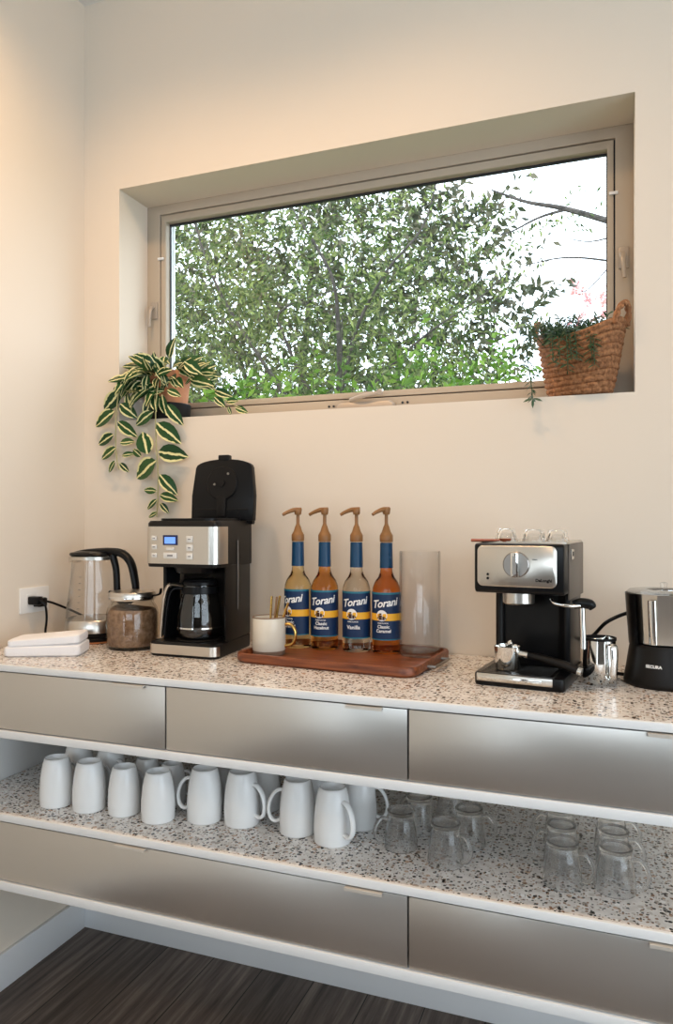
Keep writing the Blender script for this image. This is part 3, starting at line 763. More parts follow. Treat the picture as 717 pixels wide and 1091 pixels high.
# ---- syrup bottles
def bottle(x, y, rz, liq, flavour, label, pump_rz):
    t = thing('syrup_bottle', label, 'syrup bottle', (x, y, TZ), rz, 'syrup bottles on the wooden tray')
    bm = B()
    lathe(bm, [(0, .004), (.020, .002), (.032, 0), (.0355, .003), (.0365, .010), (.0365, .155), (.0355, .168), (.030, .183), (.021, .196), (.0165, .208), (.0150, .222), (.0140, .285), (0, .285)], 56)
    obj('glass_body', bm, M[liq], t)
    bm = B(); cpatch(bm, .0367, .036, .158, math.radians(-190), math.radians(10), .0004, 48); lb = obj('label', bm, M['label_blue'], t)
    bm = B(); cpatch(bm, .0371, .153, .158, math.radians(-190), math.radians(10), .0002, 48); obj('label_border', bm, M['label_edge'], lb)
    bm = B(); cpatch(bm, .0371, .036, .039, math.radians(-190), math.radians(10), .0002, 48); obj('label_border', bm, M['label_edge'], lb)
    bm = B(); cpatch(bm, .0371, .086, .104, math.radians(-190), math.radians(10), .0003, 48); obj('yellow_band', bm, M['label_yellow'], lb)
    bm = B(); R0 = .0142
    vs = [bm.verts.new((R0 * math.cos(2 * PI * i / 32), R0 * math.sin(2 * PI * i / 32), .0002)) for i in range(32)]; c0 = bm.verts.new((0, 0, .0002))
    for i in range(32): bm.faces.new((c0, vs[i], vs[(i + 1) % 32]))
    wrap(bm, .0371, math.radians(-93), .099, 0, .0004); obj('emblem', bm, M['label_white'], lb)
    bm = B()
    for x0, x1, y0, y1 in ((-.008, .001, -.011, .001), (.002, .008, -.011, -.002), (-.006, .000, .002, .006), (.009, .012, -.009, -.005), (-.012, -.009, -.008, -.004)):
        vq = [bm.verts.new((a_, b_, .0004)) for a_, b_ in ((x0, y0), (x1, y0), (x1, y1), (x0, y1))]; bm.faces.new(vq)
    wrap(bm, .0371, math.radians(-93), .099, 0, .0006); obj('emblem_picture', bm, M['label_brown'], lb)
    bm = text_bm('Torani', .0275, .35, .0002, .0006, space=.95); wrap(bm, .0371, math.radians(-84), .130, .14, .0005); obj('lettering', bm, M['label_white'], lb)
    bm = text_bm('PURE FLAVOR', .0045, 0, .0001, .0001); wrap(bm, .0371, math.radians(-88), .0795, 0, .0005); obj('lettering', bm, M['label_white'], lb)
    if len(flavour) == 1:
        bm = text_bm(flavour[0], .0135, 0, .0001, .0003); wrap(bm, .0371, math.radians(-86), .065, 0, .0005); obj('lettering', bm, M['label_white'], lb)
    else:
        for s, z in zip(flavour, (.0705, .0595)):
            bm = text_bm(s, .0115, 0, .0001, .0003); wrap(bm, .0371, math.radians(-86), z, 0, .0005); obj('lettering', bm, M['label_white'], lb)
    bm = B(); lathe(bm, [(.0150, .219), (.0172, .219), (.0160, .284), (.0142, .284)], 40, close=True); obj('neck_sleeve', bm, M['blue_sleeve'], t)
    bm = B(); lathe(bm, [(0, .286), (.0165, .286), (.0172, .289), (.0172, .303), (.0155, .306), (.0115, .313), (.0080, .325), (.0055, .330), (.0045, .334), (.0045, .362), (0, .362)], 32)
    pm = obj('pump', bm, M['tan_pump'], t)
    bm = B(); a = pump_rz - rz; dx, dy = math.cos(a), math.sin(a)
    lathe(bm, [(0, .357), (.008, .357), (.0095, .361), (.010, .368), (.008, .375), (0, .376)], 24)
    tube(bm, [(-dx * .009, -dy * .009, .371), (dx * .012, dy * .012, .370), (dx * .03, dy * .03, .364), (dx * .043, dy * .043, .357)], [.0062, .0062, .005, .0042], 12)
    obj('pump_spout', bm, M['tan_pump'], pm)
bottle(.790, -.098, math.radians(-22), 'pale', ('Classic', 'Caramel'), 'pale gold syrup bottle behind the gold handled mug', math.radians(222))
bottle(.868, -.098, math.radians(2), 'amber', ('Classic', 'Hazelnut'), 'amber syrup bottle beside the pale gold one, its label reading Hazelnut', math.radians(186))
bottle(.958, -.098, math.radians(2), 'clear', ('Vanilla',), 'clear syrup bottle with label reading Vanilla', math.radians(188))
bottle(1.040, -.098, math.radians(1), 'red_amber', ('Classic', 'Caramel'), 'dark amber syrup bottle touching the tall clear glass cylinder', math.radians(232))

# ---- tall clear cylinder
cy = thing('glass_cylinder', 'tall empty clear glass cylinder vase on the wooden tray', 'vase', (1.131, -.105, TZ))
bm = B(); lathe(bm, [(0, 0), (.047, 0), (.051, .004), (.052, .012), (.052, .262), (.0505, .264), (.049, .262), (.049, .016), (.044, .011), (0, .009)], 64); obj('glass', bm, M['glass'], cy)
bm = B(); lathe(bm, [(0, .0115), (.043, .0125), (.0475, .017), (.046, .020), (0, .016)], 48); obj('thick_base', bm, M['jar'], cy)

# ---- cream mug and stir sticks
MG = (.768, -.232, TZ)
mg = thing('coffee_mug', 'cream coffee mug with gold handle holding stir sticks on the tray', 'mug', MG)
bm = B(); lathe(bm, [(.041, .012), (.0425, .015), (.0425, .094), (.0420, .096), (.0385, .096), (.038, .094), (.038, .014), (.030, .010), (0, .010)], 48); obj('body', bm, M['cream'], mg)
bm = B(); lathe(bm, [(0, 0), (.037, 0), (.040, .003), (.0415, .0125), (.036, .0135), (0, .0095)], 48); obj('clay_foot', bm, M['clay'], mg)
bm = B(); lathe(bm, [(.0428, .0945), (.0428, .0965), (.0405, .0975), (.0382, .0965), (.0382, .0945)], 48, close=True); obj('brown_rim', bm, M['clay'], mg)
bm = B(); a = math.radians(14); ex, ey = math.cos(a), math.sin(a)
tube(bm, [(ex * .040, ey * .040, .078), (ex * .058, ey * .058, .076), (ex * .069, ey * .069, .056), (ex * .062, ey * .062, .030), (ex * .040, ey * .040, .022)], .0052, 12, flat=(1.3, .8)); obj('handle', bm, M['gold'], mg)
for i, (dx, dy, tx, ty, ln, m_) in enumerate(((-.005, .012, -.03, .05, .135, 'gold'), (.010, .016, .10, .06, .138, 'gold'), (.016, .004, .02, .08, .134, 'tan_pump'), (.022, -.004, .32, .05, .128, 'gold'))):
    bm = B(); tube(bm, [(0, 0, 0), (0, 0, ln)], .0032, 8, smooth=False, flat=(1.2, .7) if m_ == 'tan_pump' else None)
    lab = ['gold stir stick standing in the cream mug, farthest from its handle', 'gold stir stick leaning over the middle of the cream mug', 'flat tan wooden stir stick in the cream mug', 'gold stir stick leaning furthest out towards the mug handle'][i]
    o = obj('stir_stick', bm, M[m_], loc=(MG[0] + dx * .4, MG[1] + dy * .4, MG[2] + .013), rot=(-ty * .9, tx * .9 + .06, 0)); tag(o, lab, 'stir stick', 'stir sticks in the cream mug')

# ---- espresso machine
em = thing('espresso_machine', 'black and steel espresso machine with round dial in the middle of its front', 'espresso machine', (1.418, -.235, CT), math.radians(-6.5))
# local x -.094..+.094, y -.12 front .. +.12 back
bm = B(); rloft(bm, [(.186, .236, .010, 0), (.190, .240, .012, .004), (.190, .240, .012, .022), (.188, .238, .012, .026)]); obj('base', bm, M['black'], em)
bm = B(); box(bm, -.088, .072, -.1235, -.1195, .010, .0265, .0015)
obj('drip_tray_front', bm, M['steel'], em)
bm = B(); box(bm, -.084, .050, -.1250, -.1230, .013, .022, .001); obj('tray_slot', bm, M['chrome'], em)
bm = B(); box(bm, -.088, .072, -.1195, .005, .0262, .0290, .001)
for k in range(9): box(bm, -.080, .064, -.110 + k * .012, -.106 + k * .012, .0288, .0298)
obj('drip_grate', bm, mat('gunmetal_grate', (.09, .085, .08), .25, 1.0), em)
bm = B(); prism(bm, [(-.084, .118), (-.084, .020), (-.075, .008), (.060, .008), (.076, -.010), (.088, -.010), (.090, .118)], .026, .200, bev=.003); obj('body', bm, M['black'], em)
bm = B(); lathe(bm, [(0, .03), (.009, .03), (.009, .20), (0, .20)], 20, c=(-.070, .004)); obj('side_column', bm, M['black_side'], em)
# head
bm = B(); prism(bm, [(-.112, .198), (-.119, .206), (-.119, .300), (-.114, .304), (.118, .304), (.118, .198)], -.094, .094, 'x', bev=.004); hd = obj('head', bm, M['black'], em)
bm = B(); rloft(bm, [(.166, .086, .012, 0), (.166, .086, .012, .003), (.163, .083, .011, .0042)], n=8)
for v in bm.verts: v.co = Vector((v.co.x - .003, -.1190 - v.co.z, v.co.y + .2565))
fp = obj('front_panel', bm, M['steel'], em)
bm = B(); rloft(bm, [(.192, .20, .012, .3035), (.190, .198, .012, .308), (.176, .184, .010, .308), (.174, .182, .01, .305)], c=(0, .015)); obj('cup_warmer', bm, M['steel'], em)
bm = B(); box(bm, .0935, .0965, -.07, .112, .185, .303, .001); sp = obj('side_panel', bm, M['brown_plastic'], em)
obj('side_knob_plate', box(B(), .0965, .1000, -.058, -.030, .270, .292, .002), M['chrome'], sp)
obj('side_switch', box(B(), .1000, .1012, -.050, -.040, .277, .287, .0005), M['black'], sp)
KC = (-.002, -.1232, .2605)
bm = B(); disc(bm, (KC[0], KC[1] - .0035, KC[2]), .0275, (0, 1, 0), .007, 48, bev=.002); kn = obj('dial', bm, M['dark_steel'], em)
bm = B(); box(bm, KC[0] - .0085, KC[0] + .0085, KC[1] - .020, KC[1] - .006, KC[2] - .026, KC[2] + .026, .003); kg = obj('dial_grip', bm, M['chrome'], kn)
obj('dial_groove', box(B(), KC[0] - .004, KC[0] + .004, KC[1] - .0206, KC[1] - .0199, KC[2] - .019, KC[2] + .019), M['dark_steel'], kg)
for z in (.2385, .2300): obj('indicator_light', disc(B(), (-.063, -.1235, z), .0028, (0, 1, 0), .0016, 12), M['black'], em)
bm = text_bm('DeLonghi', .0085, 0, .0002, .0003); upright(bm, (.054, -.1238, .2285)); obj('lettering', bm, M['black_matte'], em)
bm = text_bm('steam', .0045, 0, .0001, .0001); upright(bm, (.036, -.1236, .272)); obj('lettering', bm, M['black_matte'], em)
bm = B(); lathe(bm, [(0, .172), (.030, .172), (.0335, .175), (.0340, .198), (0, .198)], 48, c=(-.012, -.060)); obj('group_head', bm, M['steel'], em)
bm = B(); tube(bm, [(.062, -.085, .188), (.072, -.094, .180), (.100, -.085, .175), (.122, -.070, .176)], .0035, 10); obj('steam_lever', bm, M['chrome'], em)
bm = B(); tube(bm, [(.104, -.070, .176), (.118, -.066, .180), (.136, -.062, .178), (.142, -.060, .170)], [.009, .011, .011, .008], 12); swk = obj('steam_wand', bm, M['black'], em)
bm = B(); tube(bm, [(.121, -.064, .170), (.123, -.064, .110), (.123, -.064, .085)], .0062, 14, smooth=False); obj('wand_tube', bm, M['chrome'], swk)
bm = B(); tube(bm, [(.085, .112, .075), (.115, .12, .085), (.150, .11, .122), (.20, .13, .145), (.262, .155, .152), (.285, .238, .150)], .0042, 10, 10); obj('power_cord', bm, M['black'], em)

# ---- portafilter leaning on the drip tray
pfz = CT + .0300
pf = thing('portafilter', 'steel portafilter with long black handle resting on the espresso drip tray', 'portafilter', (1.376, -.300, pfz), math.radians(-8))
bm = B(); lathe(bm, [(0, 0), (.024, 0), (.026, .003), (.0285, .045), (.0295, .050), (.027, .050), (.026, .046), (.024, .008), (0, .006)], 40); obj('basket', bm, M['chrome'], pf)
bm = B(); tube(bm, [(.006, -.006, .044), (.008, -.01, .056), (.014, -.010, .060)], .0065, 10); tube(bm, [(.000, .0, .048), (.0, .0, .056)], .005, 10, smooth=False); obj('spout', bm, M['chrome'], pf)
bm = B(); tube(bm, [(.026, 0, .036), (.046, -.002, .034)], .0085, 14, smooth=False); obj('neck', bm, M['chrome'], pf)
bm = B(); tube(bm, [(.044, -.002, .034), (.075, -.004, .030), (.12, -.008, .021), (.150, -.010, .012)], [.007, .0085, .0095, .009], 14); obj('handle', bm, M['black_side'], pf)
bm = B(); tube(bm, [(.149, -.010, .012), (.158, -.0105, .0095)], .0085, 14, smooth=False); obj('end_cap', bm, M['chrome'], pf)

# ---- glasses on top of the espresso machine
def shot_glass(x, y, r0, r1, h, label, seg=40):
    t = tag(obj('small_glass', lathe(B(), [(0, h), (r1 - .003, h), (r1, h - .003), (r0, .002), (r0, 0), (r0 - .002, 0), (r1 - .003, h - .008), (0, h - .007)], seg), M['mug_glass'], loc=(x, y, CT + .3055)), label, 'glass', 'glasses on top of the espresso machine')
shot_glass(1.364, -.235, .027, .020, .029, 'small upturned glass on top of the espresso machine, nearest the reddish handle')
shot_glass(1.424, -.225, .028, .023, .027, 'small upturned glass on the espresso machine, middle of the three')
shot_glass(1.474, -.205, .026, .021, .026, 'small upturned glass on the espresso machine, nearest the grinder')
bm = B(); tube(bm, [(0, 0, 0), (.03, .004, .0), (.06, .01, .0)], [.0048, .0045, .004], 10, flat=(1.3, .7))
sp = thing('coffee_scoop', 'reddish brown handle poking out over the espresso machine top edge', 'scoop', (1.300, -.318, CT + .3095), 0)
obj('handle', bm, M['red_brown'], sp)
bm = B(); lathe(bm, [(0, -.0035), (.010, -.0030), (.014, .004), (.0125, .004), (.009, -.001), (0, -.002)], 20, c=(.072, .013)); obj('bowl', bm, M['red_brown'], sp)

# ---- milk pitcher
mp_ = thing('milk_pitcher', 'small shiny steel milk pitcher between espresso machine and grinder', 'pitcher', (1.5645, -.232, CT), math.radians(-55))
bm = B(); lathe(bm, [(0, 0), (.033, 0), (.036, .004), (.0355, .05), (.033, .085), (.0335, .098), (.032, .098), (.0315, .085), (.034, .05), (.034, .006), (0, .004)], 48)
for v in bm.verts:
    if v.co.z > .08 and v.co.x < -.02: v.co.x -= (v.co.z - .08) * .6
obj('body', bm, M['chrome'], mp_)
bm = B(); lathe(bm, [(.0325, .094), (.0345, .094), (.0345, .0995), (.0325, .0995)], 48, close=True); obj('dark_rim', bm, M['black_matte'], mp_)
bm = B(); tube(bm, [(.033, 0, .088), (.048, 0, .088), (.053, 0, .075), (.051, 0, .03), (.046, 0, .016), (.034, 0, .016)], .0055, 12, flat=(1.5, .55)); obj('handle', bm, M['chrome'], mp_)

# ---- grinder
gr = thing('coffee_grinder', 'coffee grinder with steel cup on black base at the edge of the picture', 'grinder', (1.694, -.195, CT), 0)
bm = B(); lathe(bm, [(0, 0), (.078, 0), (.081, .004), (.081, .012), (.076, .040), (.070, .080), (.067, .088), (0, .088)], 56); obj('base', bm, M['black_side'], gr)
bm = B(); lathe(bm, [(0, .0885), (.058, .0885), (.0645, .092), (.0735, .192), (.0745, .197), (.072, .197), (.071, .192), (.062, .096), (0, .093)], 14); cup = obj('steel_cup', bm, M['steel'], gr, sharp=8)
bm = B(); lathe(bm, [(.0685, .086), (.0765, .196), (.0785, .196), (.0705, .086)], 20, close=True, a0=math.radians(155), a1=math.radians(222)); obj('black_arc', bm, M['black'], gr)  # black curved strip along one flank of the steel cup
bm = B(); lathe(bm, [(0, .1975), (.071, .1975), (.0735, .200), (.070, .203), (0, .205)], 48); lathe(bm, [(0, .205), (.006, .205), (.008, .218), (0, .220)], 20); obj('clear_lid', bm, M['glass'], gr)
a = math.radians(250); ux, uy = math.cos(a), math.sin(a)
bm = B(); tube(bm, [(ux * .070, uy * .070, .093), (ux * .0745, uy * .0745, .14), (ux * .079, uy * .079, .186)], .0085, 12, flat=(1.0, .55), up=(ux, uy, 0)); obj('cup_handle', bm, M['chrome'], gr)
bm = text_bm('SECURA', .0085, .0, .0002, .0004); wrap(bm, .0735, math.radians(-108), .0475, 0, .0025); obj('lettering', bm, M['label_white'], gr)
bm = B(); tube(bm, [(-.070, .03, .008), (-.10, .05, .006), (-.14, .06, .005), (-.19, .10, .005), (-.21, .18, .005)], .0042, 10); obj('power_cord', bm, M['black'], gr)

# ================================================================== MUGS
SZ = .5802
mug0 = thing('white_mug', '', 'mug', (0, 0, SZ), 0, 'upturned white mugs on the shelf')
bm = B(); H = .118
lathe(bm, [(.0385, 0), (.0402, .002), (.0412, .028), (.0405, .052), (.0378, .080), (.0338, .102), (.0305, .1135), (.0290, .1172), (.0278, H), (.0268, .1165), (.0258, .1030), (.015, .1022), (0, .1022)], 48)
lathe(bm, [(.0385, 0), (.0375, .002), (.0382, .028), (.0375, .052), (.0345, .080), (.030, .0965), (.024, .0985), (0, .0988)], 48)
obj('body', bm, M['mug'], mug0)
bm = B(); tube(bm, [(.033, 0, .093), (.047, 0, .090), (.060, 0, .074), (.066, 0, .052), (.063, 0, .032), (.052, 0, .022), (.037, 0, .026)], .0052, 12, flat=(1.35, .8)); obj('handle', bm, M['mug'], mug0)
D = math.radians
mugs = [  # x, y, handle direction, scale, label
 (.268, -.432, 80, 1, 'first white mug of the front row, nearest the side wall'),
 (.366, -.427, 75, 1, 'second white mug from the side wall, front row'),
 (.463, -.417, 80, .96, 'third white mug from the side wall, front row'),
 (.565, -.423, 110, .98, 'fourth white mug from the side wall, front row, its handle hidden'),
 (.670, -.383, 188, 1.04, 'fifth white mug of the front row, handle turned to the side wall'),
 (.764, -.371, -12, 1.04, 'sixth white mug of the front row, handle turned to the seventh'),
 (.908, -.370, 195, 1.03, 'seventh white mug of the front row, handle turned to the sixth'),
 (1.002, -.389, -28, 1.03, 'front white mug nearest the glass mugs, handle swung forward'),
 (.246, -.322, 120, 1, 'white mug of the back row nearest the side wall, behind the first'),
 (.349, -.322, -20, 1, 'second white mug of the back row, behind the gap after the second front mug'),
 (.452, -.306, 60, .85, 'smaller white mug of the back row behind the third front mug'),
 (.539, -.322, 30, .85, 'smaller white mug of the back row behind the fourth front mug'),
 (.638, -.270, 60, 1, 'white mug of the back row behind the fifth front mug'),
 (.774, -.270, 20, 1, 'white mug of the back row behind the sixth front mug'),
 (.905, -.262, 60, 1, 'white mug of the back row behind the seventh front mug'),
 (1.031, -.287, 10, 1, 'white mug of the back row nearest the glass mugs, handle turned towards them')]
for i, (x, y, a, s, lab) in enumerate(mugs):
    if i == 0: mug0.location = (x, y, SZ); mug0.rotation_euler = (0, 0, D(a)); mug0['label'] = lab
    else: copy_tree(mug0, (x, y, SZ), D(a), lab, s)
gm0 = thing('glass_mug', '', 'glass mug', (0, 0, SZ), 0, 'clear glass mugs on the shelf')
bm = B(); h = .083
lathe(bm, [(.0345, .001), (.0360, 0), (.0370, .002), (.0360, .012), (.0330, .040), (.0285, .062), (.0275, .068), (.0300, .076), (.0305, .081), (.028, h), (0, h - .001), (0, h - .009), (.024, h - .010), (.0255, .066), (.0305, .040), (.0335, .012), (.0345, .001)], 48)
obj('body', bm, M['mug_glass'], gm0)
bm = B(); tube(bm, [(.0285, 0, .062), (.043, 0, .064), (.055, 0, .050), (.058, 0, .032), (.050, 0, .016), (.035, 0, .014)], .0042, 12); obj('handle', bm, M['handle_glass'], gm0)
gl = [
 (1.154, -.365, 205, 1, 'front glass mug nearest the white mugs, handle turned towards them'),
 (1.262, -.405, -20, 1.05, 'second front glass mug, handle turned away from the white mugs'),
 (1.170, -.270, 150, 1, 'glass mug behind the front one nearest the white mugs'),
 (1.292, -.300, 15, 1, 'glass mug behind the second front glass mug'),
 (1.230, -.200, 20, 1, 'rearmost glass mug of the cluster beside the white mugs'),
 (1.498, -.412, -10, 1.04, 'front glass mug below the espresso machine, in the file of three'),
 (1.490, -.320, 190, 1.0, 'middle glass mug of the file below the espresso machine, handle turned to the white mugs'),
 (1.482, -.232, 185, 1.0, 'rear glass mug of the file below the espresso machine'),
 (1.597, -.402, -10, 1.04, 'front glass mug of the file nearest the cabinet end, below the grinder'),
 (1.593, -.312, 0, 1.0, 'middle glass mug of the file nearest the cabinet end'),
 (1.588, -.222, 5, 1.0, 'rear glass mug of the file nearest the cabinet end')]
for i, (x, y, a, s, lab) in enumerate(gl):
    if i == 0: gm0.location = (x, y, SZ); gm0.rotation_euler = (0, 0, D(a)); gm0['label'] = lab
    else: copy_tree(gm0, (x, y, SZ), D(a), lab, s)

# ================================================================== SILL PLANTS
PX, PYY, PZ = .272, .068, WZ0
pt = thing('potted_trailing_plant', 'variegated trailing plant in a terracotta pot on the window sill', 'plant', (PX, PYY, PZ))
bm = B(); lathe(bm, [(0, .0002), (.062, .0002), (.066, .003), (.069, .050), (.067, .052), (.060, .052), (.058, .006), (0, .005)], 48); obj('black_base', bm, M['black_matte'], pt)
bm = B(); lathe(bm, [(0, .006), (.054, .006), (.058, .05), (.066, .125), (.071, .125), (.071, .150), (.067, .152), (.063, .150), (.062, .125), (.060, .12), (0, .12)], 48); obj('terracotta_pot', bm, M['terracotta'], pt)
bm = B(); lathe(bm, [(0, .138), (.062, .136), (.062, .121), (0, .121)], 40); obj('soil', bm, M['soil'], pt)
bm = B(); uvl = bm.loops.layers.uv.new('UVMap'); rnd = random.Random(5); idx = 0
hang = [(0.061,1.598,0.141,1.639,-.03),(0.074,1.539,0.137,1.566,-.03),(0.086,1.494,0.146,1.525,-.03),(0.115,1.449,0.141,1.485,-.03),(0.159,1.477,0.189,1.449,-.03),(0.15,1.605,0.215,1.559,-.03),(0.159,1.539,0.209,1.543,-.03),(0.166,1.499,0.209,1.506,-.03),(0.214,1.592,0.283,1.631,-.03),(0.261,1.5,0.241,1.569,-.03),(0.207,1.519,0.237,1.493,-.03),(0.292,1.595,0.372,1.535,-.03),(0.298,1.508,0.394,1.492,-.03),(0.215,1.432,0.292,1.481,-.03),(0.303,1.438,0.361,1.38,-.03),(0.294,1.388,0.245,1.392,-.03),(0.296,1.363,0.256,1.334,-.03),(0.304,1.377,0.363,1.36,-.03),(0.306,1.352,0.334,1.322,-.03),(0.296,1.323,0.262,1.309,-.03),(0.163,1.7,0.097,1.645,-.03),(0.159,1.66,0.218,1.617,-.03),(0.325,1.651,0.381,1.588,-.03),(0.313,1.68,0.321,1.619,-.03),(0.262,1.69,0.313,1.693,-.03),(0.33,1.693,0.375,1.673,-.03),(0.288,1.71,0.202,1.679,-.03),(0.313,1.744,0.33,1.704,-.03),(0.185,1.731,0.168,1.696,-.03),(0.371,1.782,0.428,1.743,.0),(0.367,1.74,0.341,1.724,.05),(0.384,1.761,0.434,1.758,.07),(0.384,1.743,0.434,1.707,.07),(0.434,1.703,0.492,1.681,.07),(0.434,1.681,0.471,1.65,.07),(0.475,1.664,0.516,1.666,.07),(0.483,1.649,0.492,1.624,.07),(0.508,1.644,0.548,1.628,.07)]
for i, (x0, z0, x1, z1, y) in enumerate(hang):
    a_, b_ = Vector((x0, y, z0)), Vector((x1, y, z1))
    sx = .15 if x0 < .3 and i < 20 else .30
    if i < 24 and i not in (4, 11, 12, 14, 17, 18, 21, 22, 23): 
        # leaves grow outwards from the stem nearest to them
        st = .147 if x0 < .2 and x1 < .22 else .296
        if abs(a_.x - st) > abs(b_.x - st): a_, b_ = b_, a_
    L = (b_ - a_).length
    nrm = Vector((rnd.uniform(-.2, .5), -1, rnd.uniform(.0, .5)))
    W = L * rnd.uniform(.46, .58) if i not in (9, 13) else L * .75
    add_leaf(bm, uvl, a_ - PT if False else a_ - Vector((PX, PYY, PZ)), b_ - a_, nrm, L * 1.05, W, .12, idx, .45, 6); idx += 1
for k in range(95):
    th = rnd.uniform(0, 2 * PI); u = rnd.random()
    r_ = .045 + .055 * u
    p = Vector((r_ * math.cos(th) * 1.05, r_ * math.sin(th) * .72 - .012, .135 + .065 * (1 - u) * rnd.uniform(.4, 1.2) - .02 * u))
    d = Vector((math.cos(th), math.sin(th) * .8, rnd.uniform(-.7, .9)))
    if p.y + d.normalized().y * .07 > .07: continue
    Lf = rnd.uniform(.05, .082)
    add_leaf(bm, uvl, p, d, Vector((rnd.uniform(-.3, .6), -1.3, .7)), Lf, Lf * rnd.uniform(.46, .6), .3, idx, .45, 6); idx += 1
for k in range(34):   # leaves hanging over the pot's room side
    x = rnd.uniform(-.10, .075); p = Vector((x, -.075 - rnd.uniform(0, .03), rnd.uniform(.06, .15)))
    if x > .04 and .05 < p.z < .115 : continue
    d = Vector((rnd.uniform(-.8, .6), -.3, rnd.uniform(-1, .1))); Lf = rnd.uniform(.045, .07)
    add_leaf(bm, uvl, p, d, Vector((rnd.uniform(-.3, .4), -1, .5)), Lf, Lf * rnd.uniform(.42, .55), .25, idx, .45, 6); idx += 1
obj('foliage', bm, M['hoya'], pt, sharp=80)
def vine(pts): 
    b_ = B(); tube(b_, [Vector(p) - Vector((PX, PYY, PZ)) for p in pts], .0018, 6, 6); obj('vine', b_, M['stem'], pt)
vine([(.20, .03, 1.755), (.165, -.02, 1.74), (.152, -.034, 1.66), (.146, -.034, 1.56), (.150, -.034, 1.49), (.158, -.032, 1.455)])
vine([(.29, .03, 1.755), (.300, -.02, 1.745), (.294, -.034, 1.66), (.293, -.034, 1.55), (.300, -.034, 1.45), (.300, -.034, 1.37), (.296, -.034, 1.31)])
vine([(.31, .05, 1.755), (.345, .05, 1.785), (.385, .06, 1.755), (.435, .07, 1.705), (.48, .07, 1.665), (.53, .07, 1.64)])

# ---- basket
BX, BY = 1.511, .054
bk = thing('woven_basket', 'brown woven basket planter with two loop handles on the window sill', 'basket', (BX, BY, WZ0), math.radians(-32)); bk.scale = (1.06, 1.06, 1.0)
bm = B(); NT, NZ = 256, 90; rings = []
def bprof(u): # u 0..1 bottom to rim
    k = min(1, u / .10); k = math.sqrt(1 - (1 - k) ** 2)
    return (.064 + .012 * k) + .035 * u ** .85, (.040 + .011 * k) + .020 * u ** .85
for j in range(NZ + 1):
    u = j / NZ; ring = []
    for i in range(NT):
        th = 2 * PI * i / NT; row = int(u * 11.999); f = u * 12 - row
        ax, ay = bprof(u)
        zt = .150 + .034 * abs(math.cos(th)) ** 2.5
        bulge = .0062 * math.sin(PI * f) ** .6 * (.25 + .75 * abs(math.sin(th * 9 + (PI / 2 if row % 2 else 0) + f * .9)) ** .7)
        if u < .02: bulge = 0
        ring.append(((ax + bulge) * math.cos(th), (ay + bulge) * math.sin(th), .0004 + u * zt))
    rings.append(ring)
inner = [[(x * .93, y * .90, z - (.004 if k == 0 else 0)) for x, y, z in rings[q]] for k, q in enumerate((NZ, NZ // 2, 6))]
loft(bm, rings + inner, True, True)
obj('body', bm, M['basket'], bk)
for s in (-1, 1):
    bm = B()
    for ph in (0, PI):
        pts = []
        for k in range(25):
            t = PI * k / 24
            off = .0035
            wob = ph + k * .9
            pts.append((s * (.108 + .012 * math.sin(t) + off * math.cos(wob)), .025 * math.cos(t), .165 + .050 * math.sin(t) + off * math.sin(wob)))
        tube(bm, pts, .0052, 8, 3)
    obj('loop_handle', bm, M['basket'], bk)
bm = B(); lathe(bm, [(0, .120), (.094, .118), (.094, .10), (0, .10)], 40, sx=.96, sy=.60); obj('soil', bm, M['soil'], bk)
sprig = thing('potted_herb_plant', 'dark green needle leaved plant growing in the woven basket', 'plant', (BX, BY, WZ0 + .119))
bm = B(); uvl = bm.loops.layers.uv.new('UVMap'); sb = B(); rnd = random.Random(11); idx = 0
paths = []
for k in range(34):
    x = rnd.uniform(-.052, .06); y = rnd.uniform(-.05, .03)
    ln = rnd.uniform(.05, .095); dx = x * .5 + rnd.uniform(-.03, .03)
    paths.append([(x, y, 0), (x + dx * .5, y - .01, ln * .6), (x + dx, y - .025, ln * .85)])
for k in range(7):   # spilling forward over the rim
    x = rnd.uniform(-.07, .03); paths.append([(x, -.03, .005), (x, -.062, .045), (x + .006, -.088, .02), (x + .01, -.092, -.03 - rnd.uniform(0, .035))])
paths.append([(-.07, -.02, .01), (-.10, -.03, .055), (-.125, -.05, .065), (-.145, -.06, .05)])
paths.append([(-.08, -.02, .01), (-.115, -.045, .045), (-.122, -.085, -.01), (-.114, -.088, -.075), (-.108, -.088, -.128)])
paths.append([(-.06, -.02, .01), (-.10, -.03, .07), (-.13, -.03, .10)])
paths.append([(-.06, -.02, .01), (-.10, -.06, .05), (-.115, -.085, .02), (-.128, -.088, -.04)])
for pth in paths:
    P = smooth_path(pth, 6); tube(sb, pth, .0012, 5, 4)
    for i, p in enumerate(P[2:]):
        d0 = (P[min(i + 3, len(P) - 1)] - P[i + 1]).normalized()
        for s in range(3):
            o_ = d0.orthogonal(); o_.rotate(Matrix.Rotation(rnd.uniform(0, 2 * PI), 3, d0))
            Lf = rnd.uniform(.014, .026)
            add_leaf(bm, uvl, p, o_ + d0 * .6, Vector((rnd.uniform(-1, 1), -1, 1)), Lf, Lf * .22, .15, idx, .5, 3); idx += 1
for s in (-1, 1, 0): add_leaf(bm, uvl, (-.108, -.088, -.126), Vector((s, -.2, -.35 if s else -1)), Vector((0, -1, .4)), .026, .007, .1, idx, .5, 3); idx += 1
obj('foliage', bm, M['rosemary'], sprig, sharp=80); obj('stems', sb, M['rosemary'], sprig)

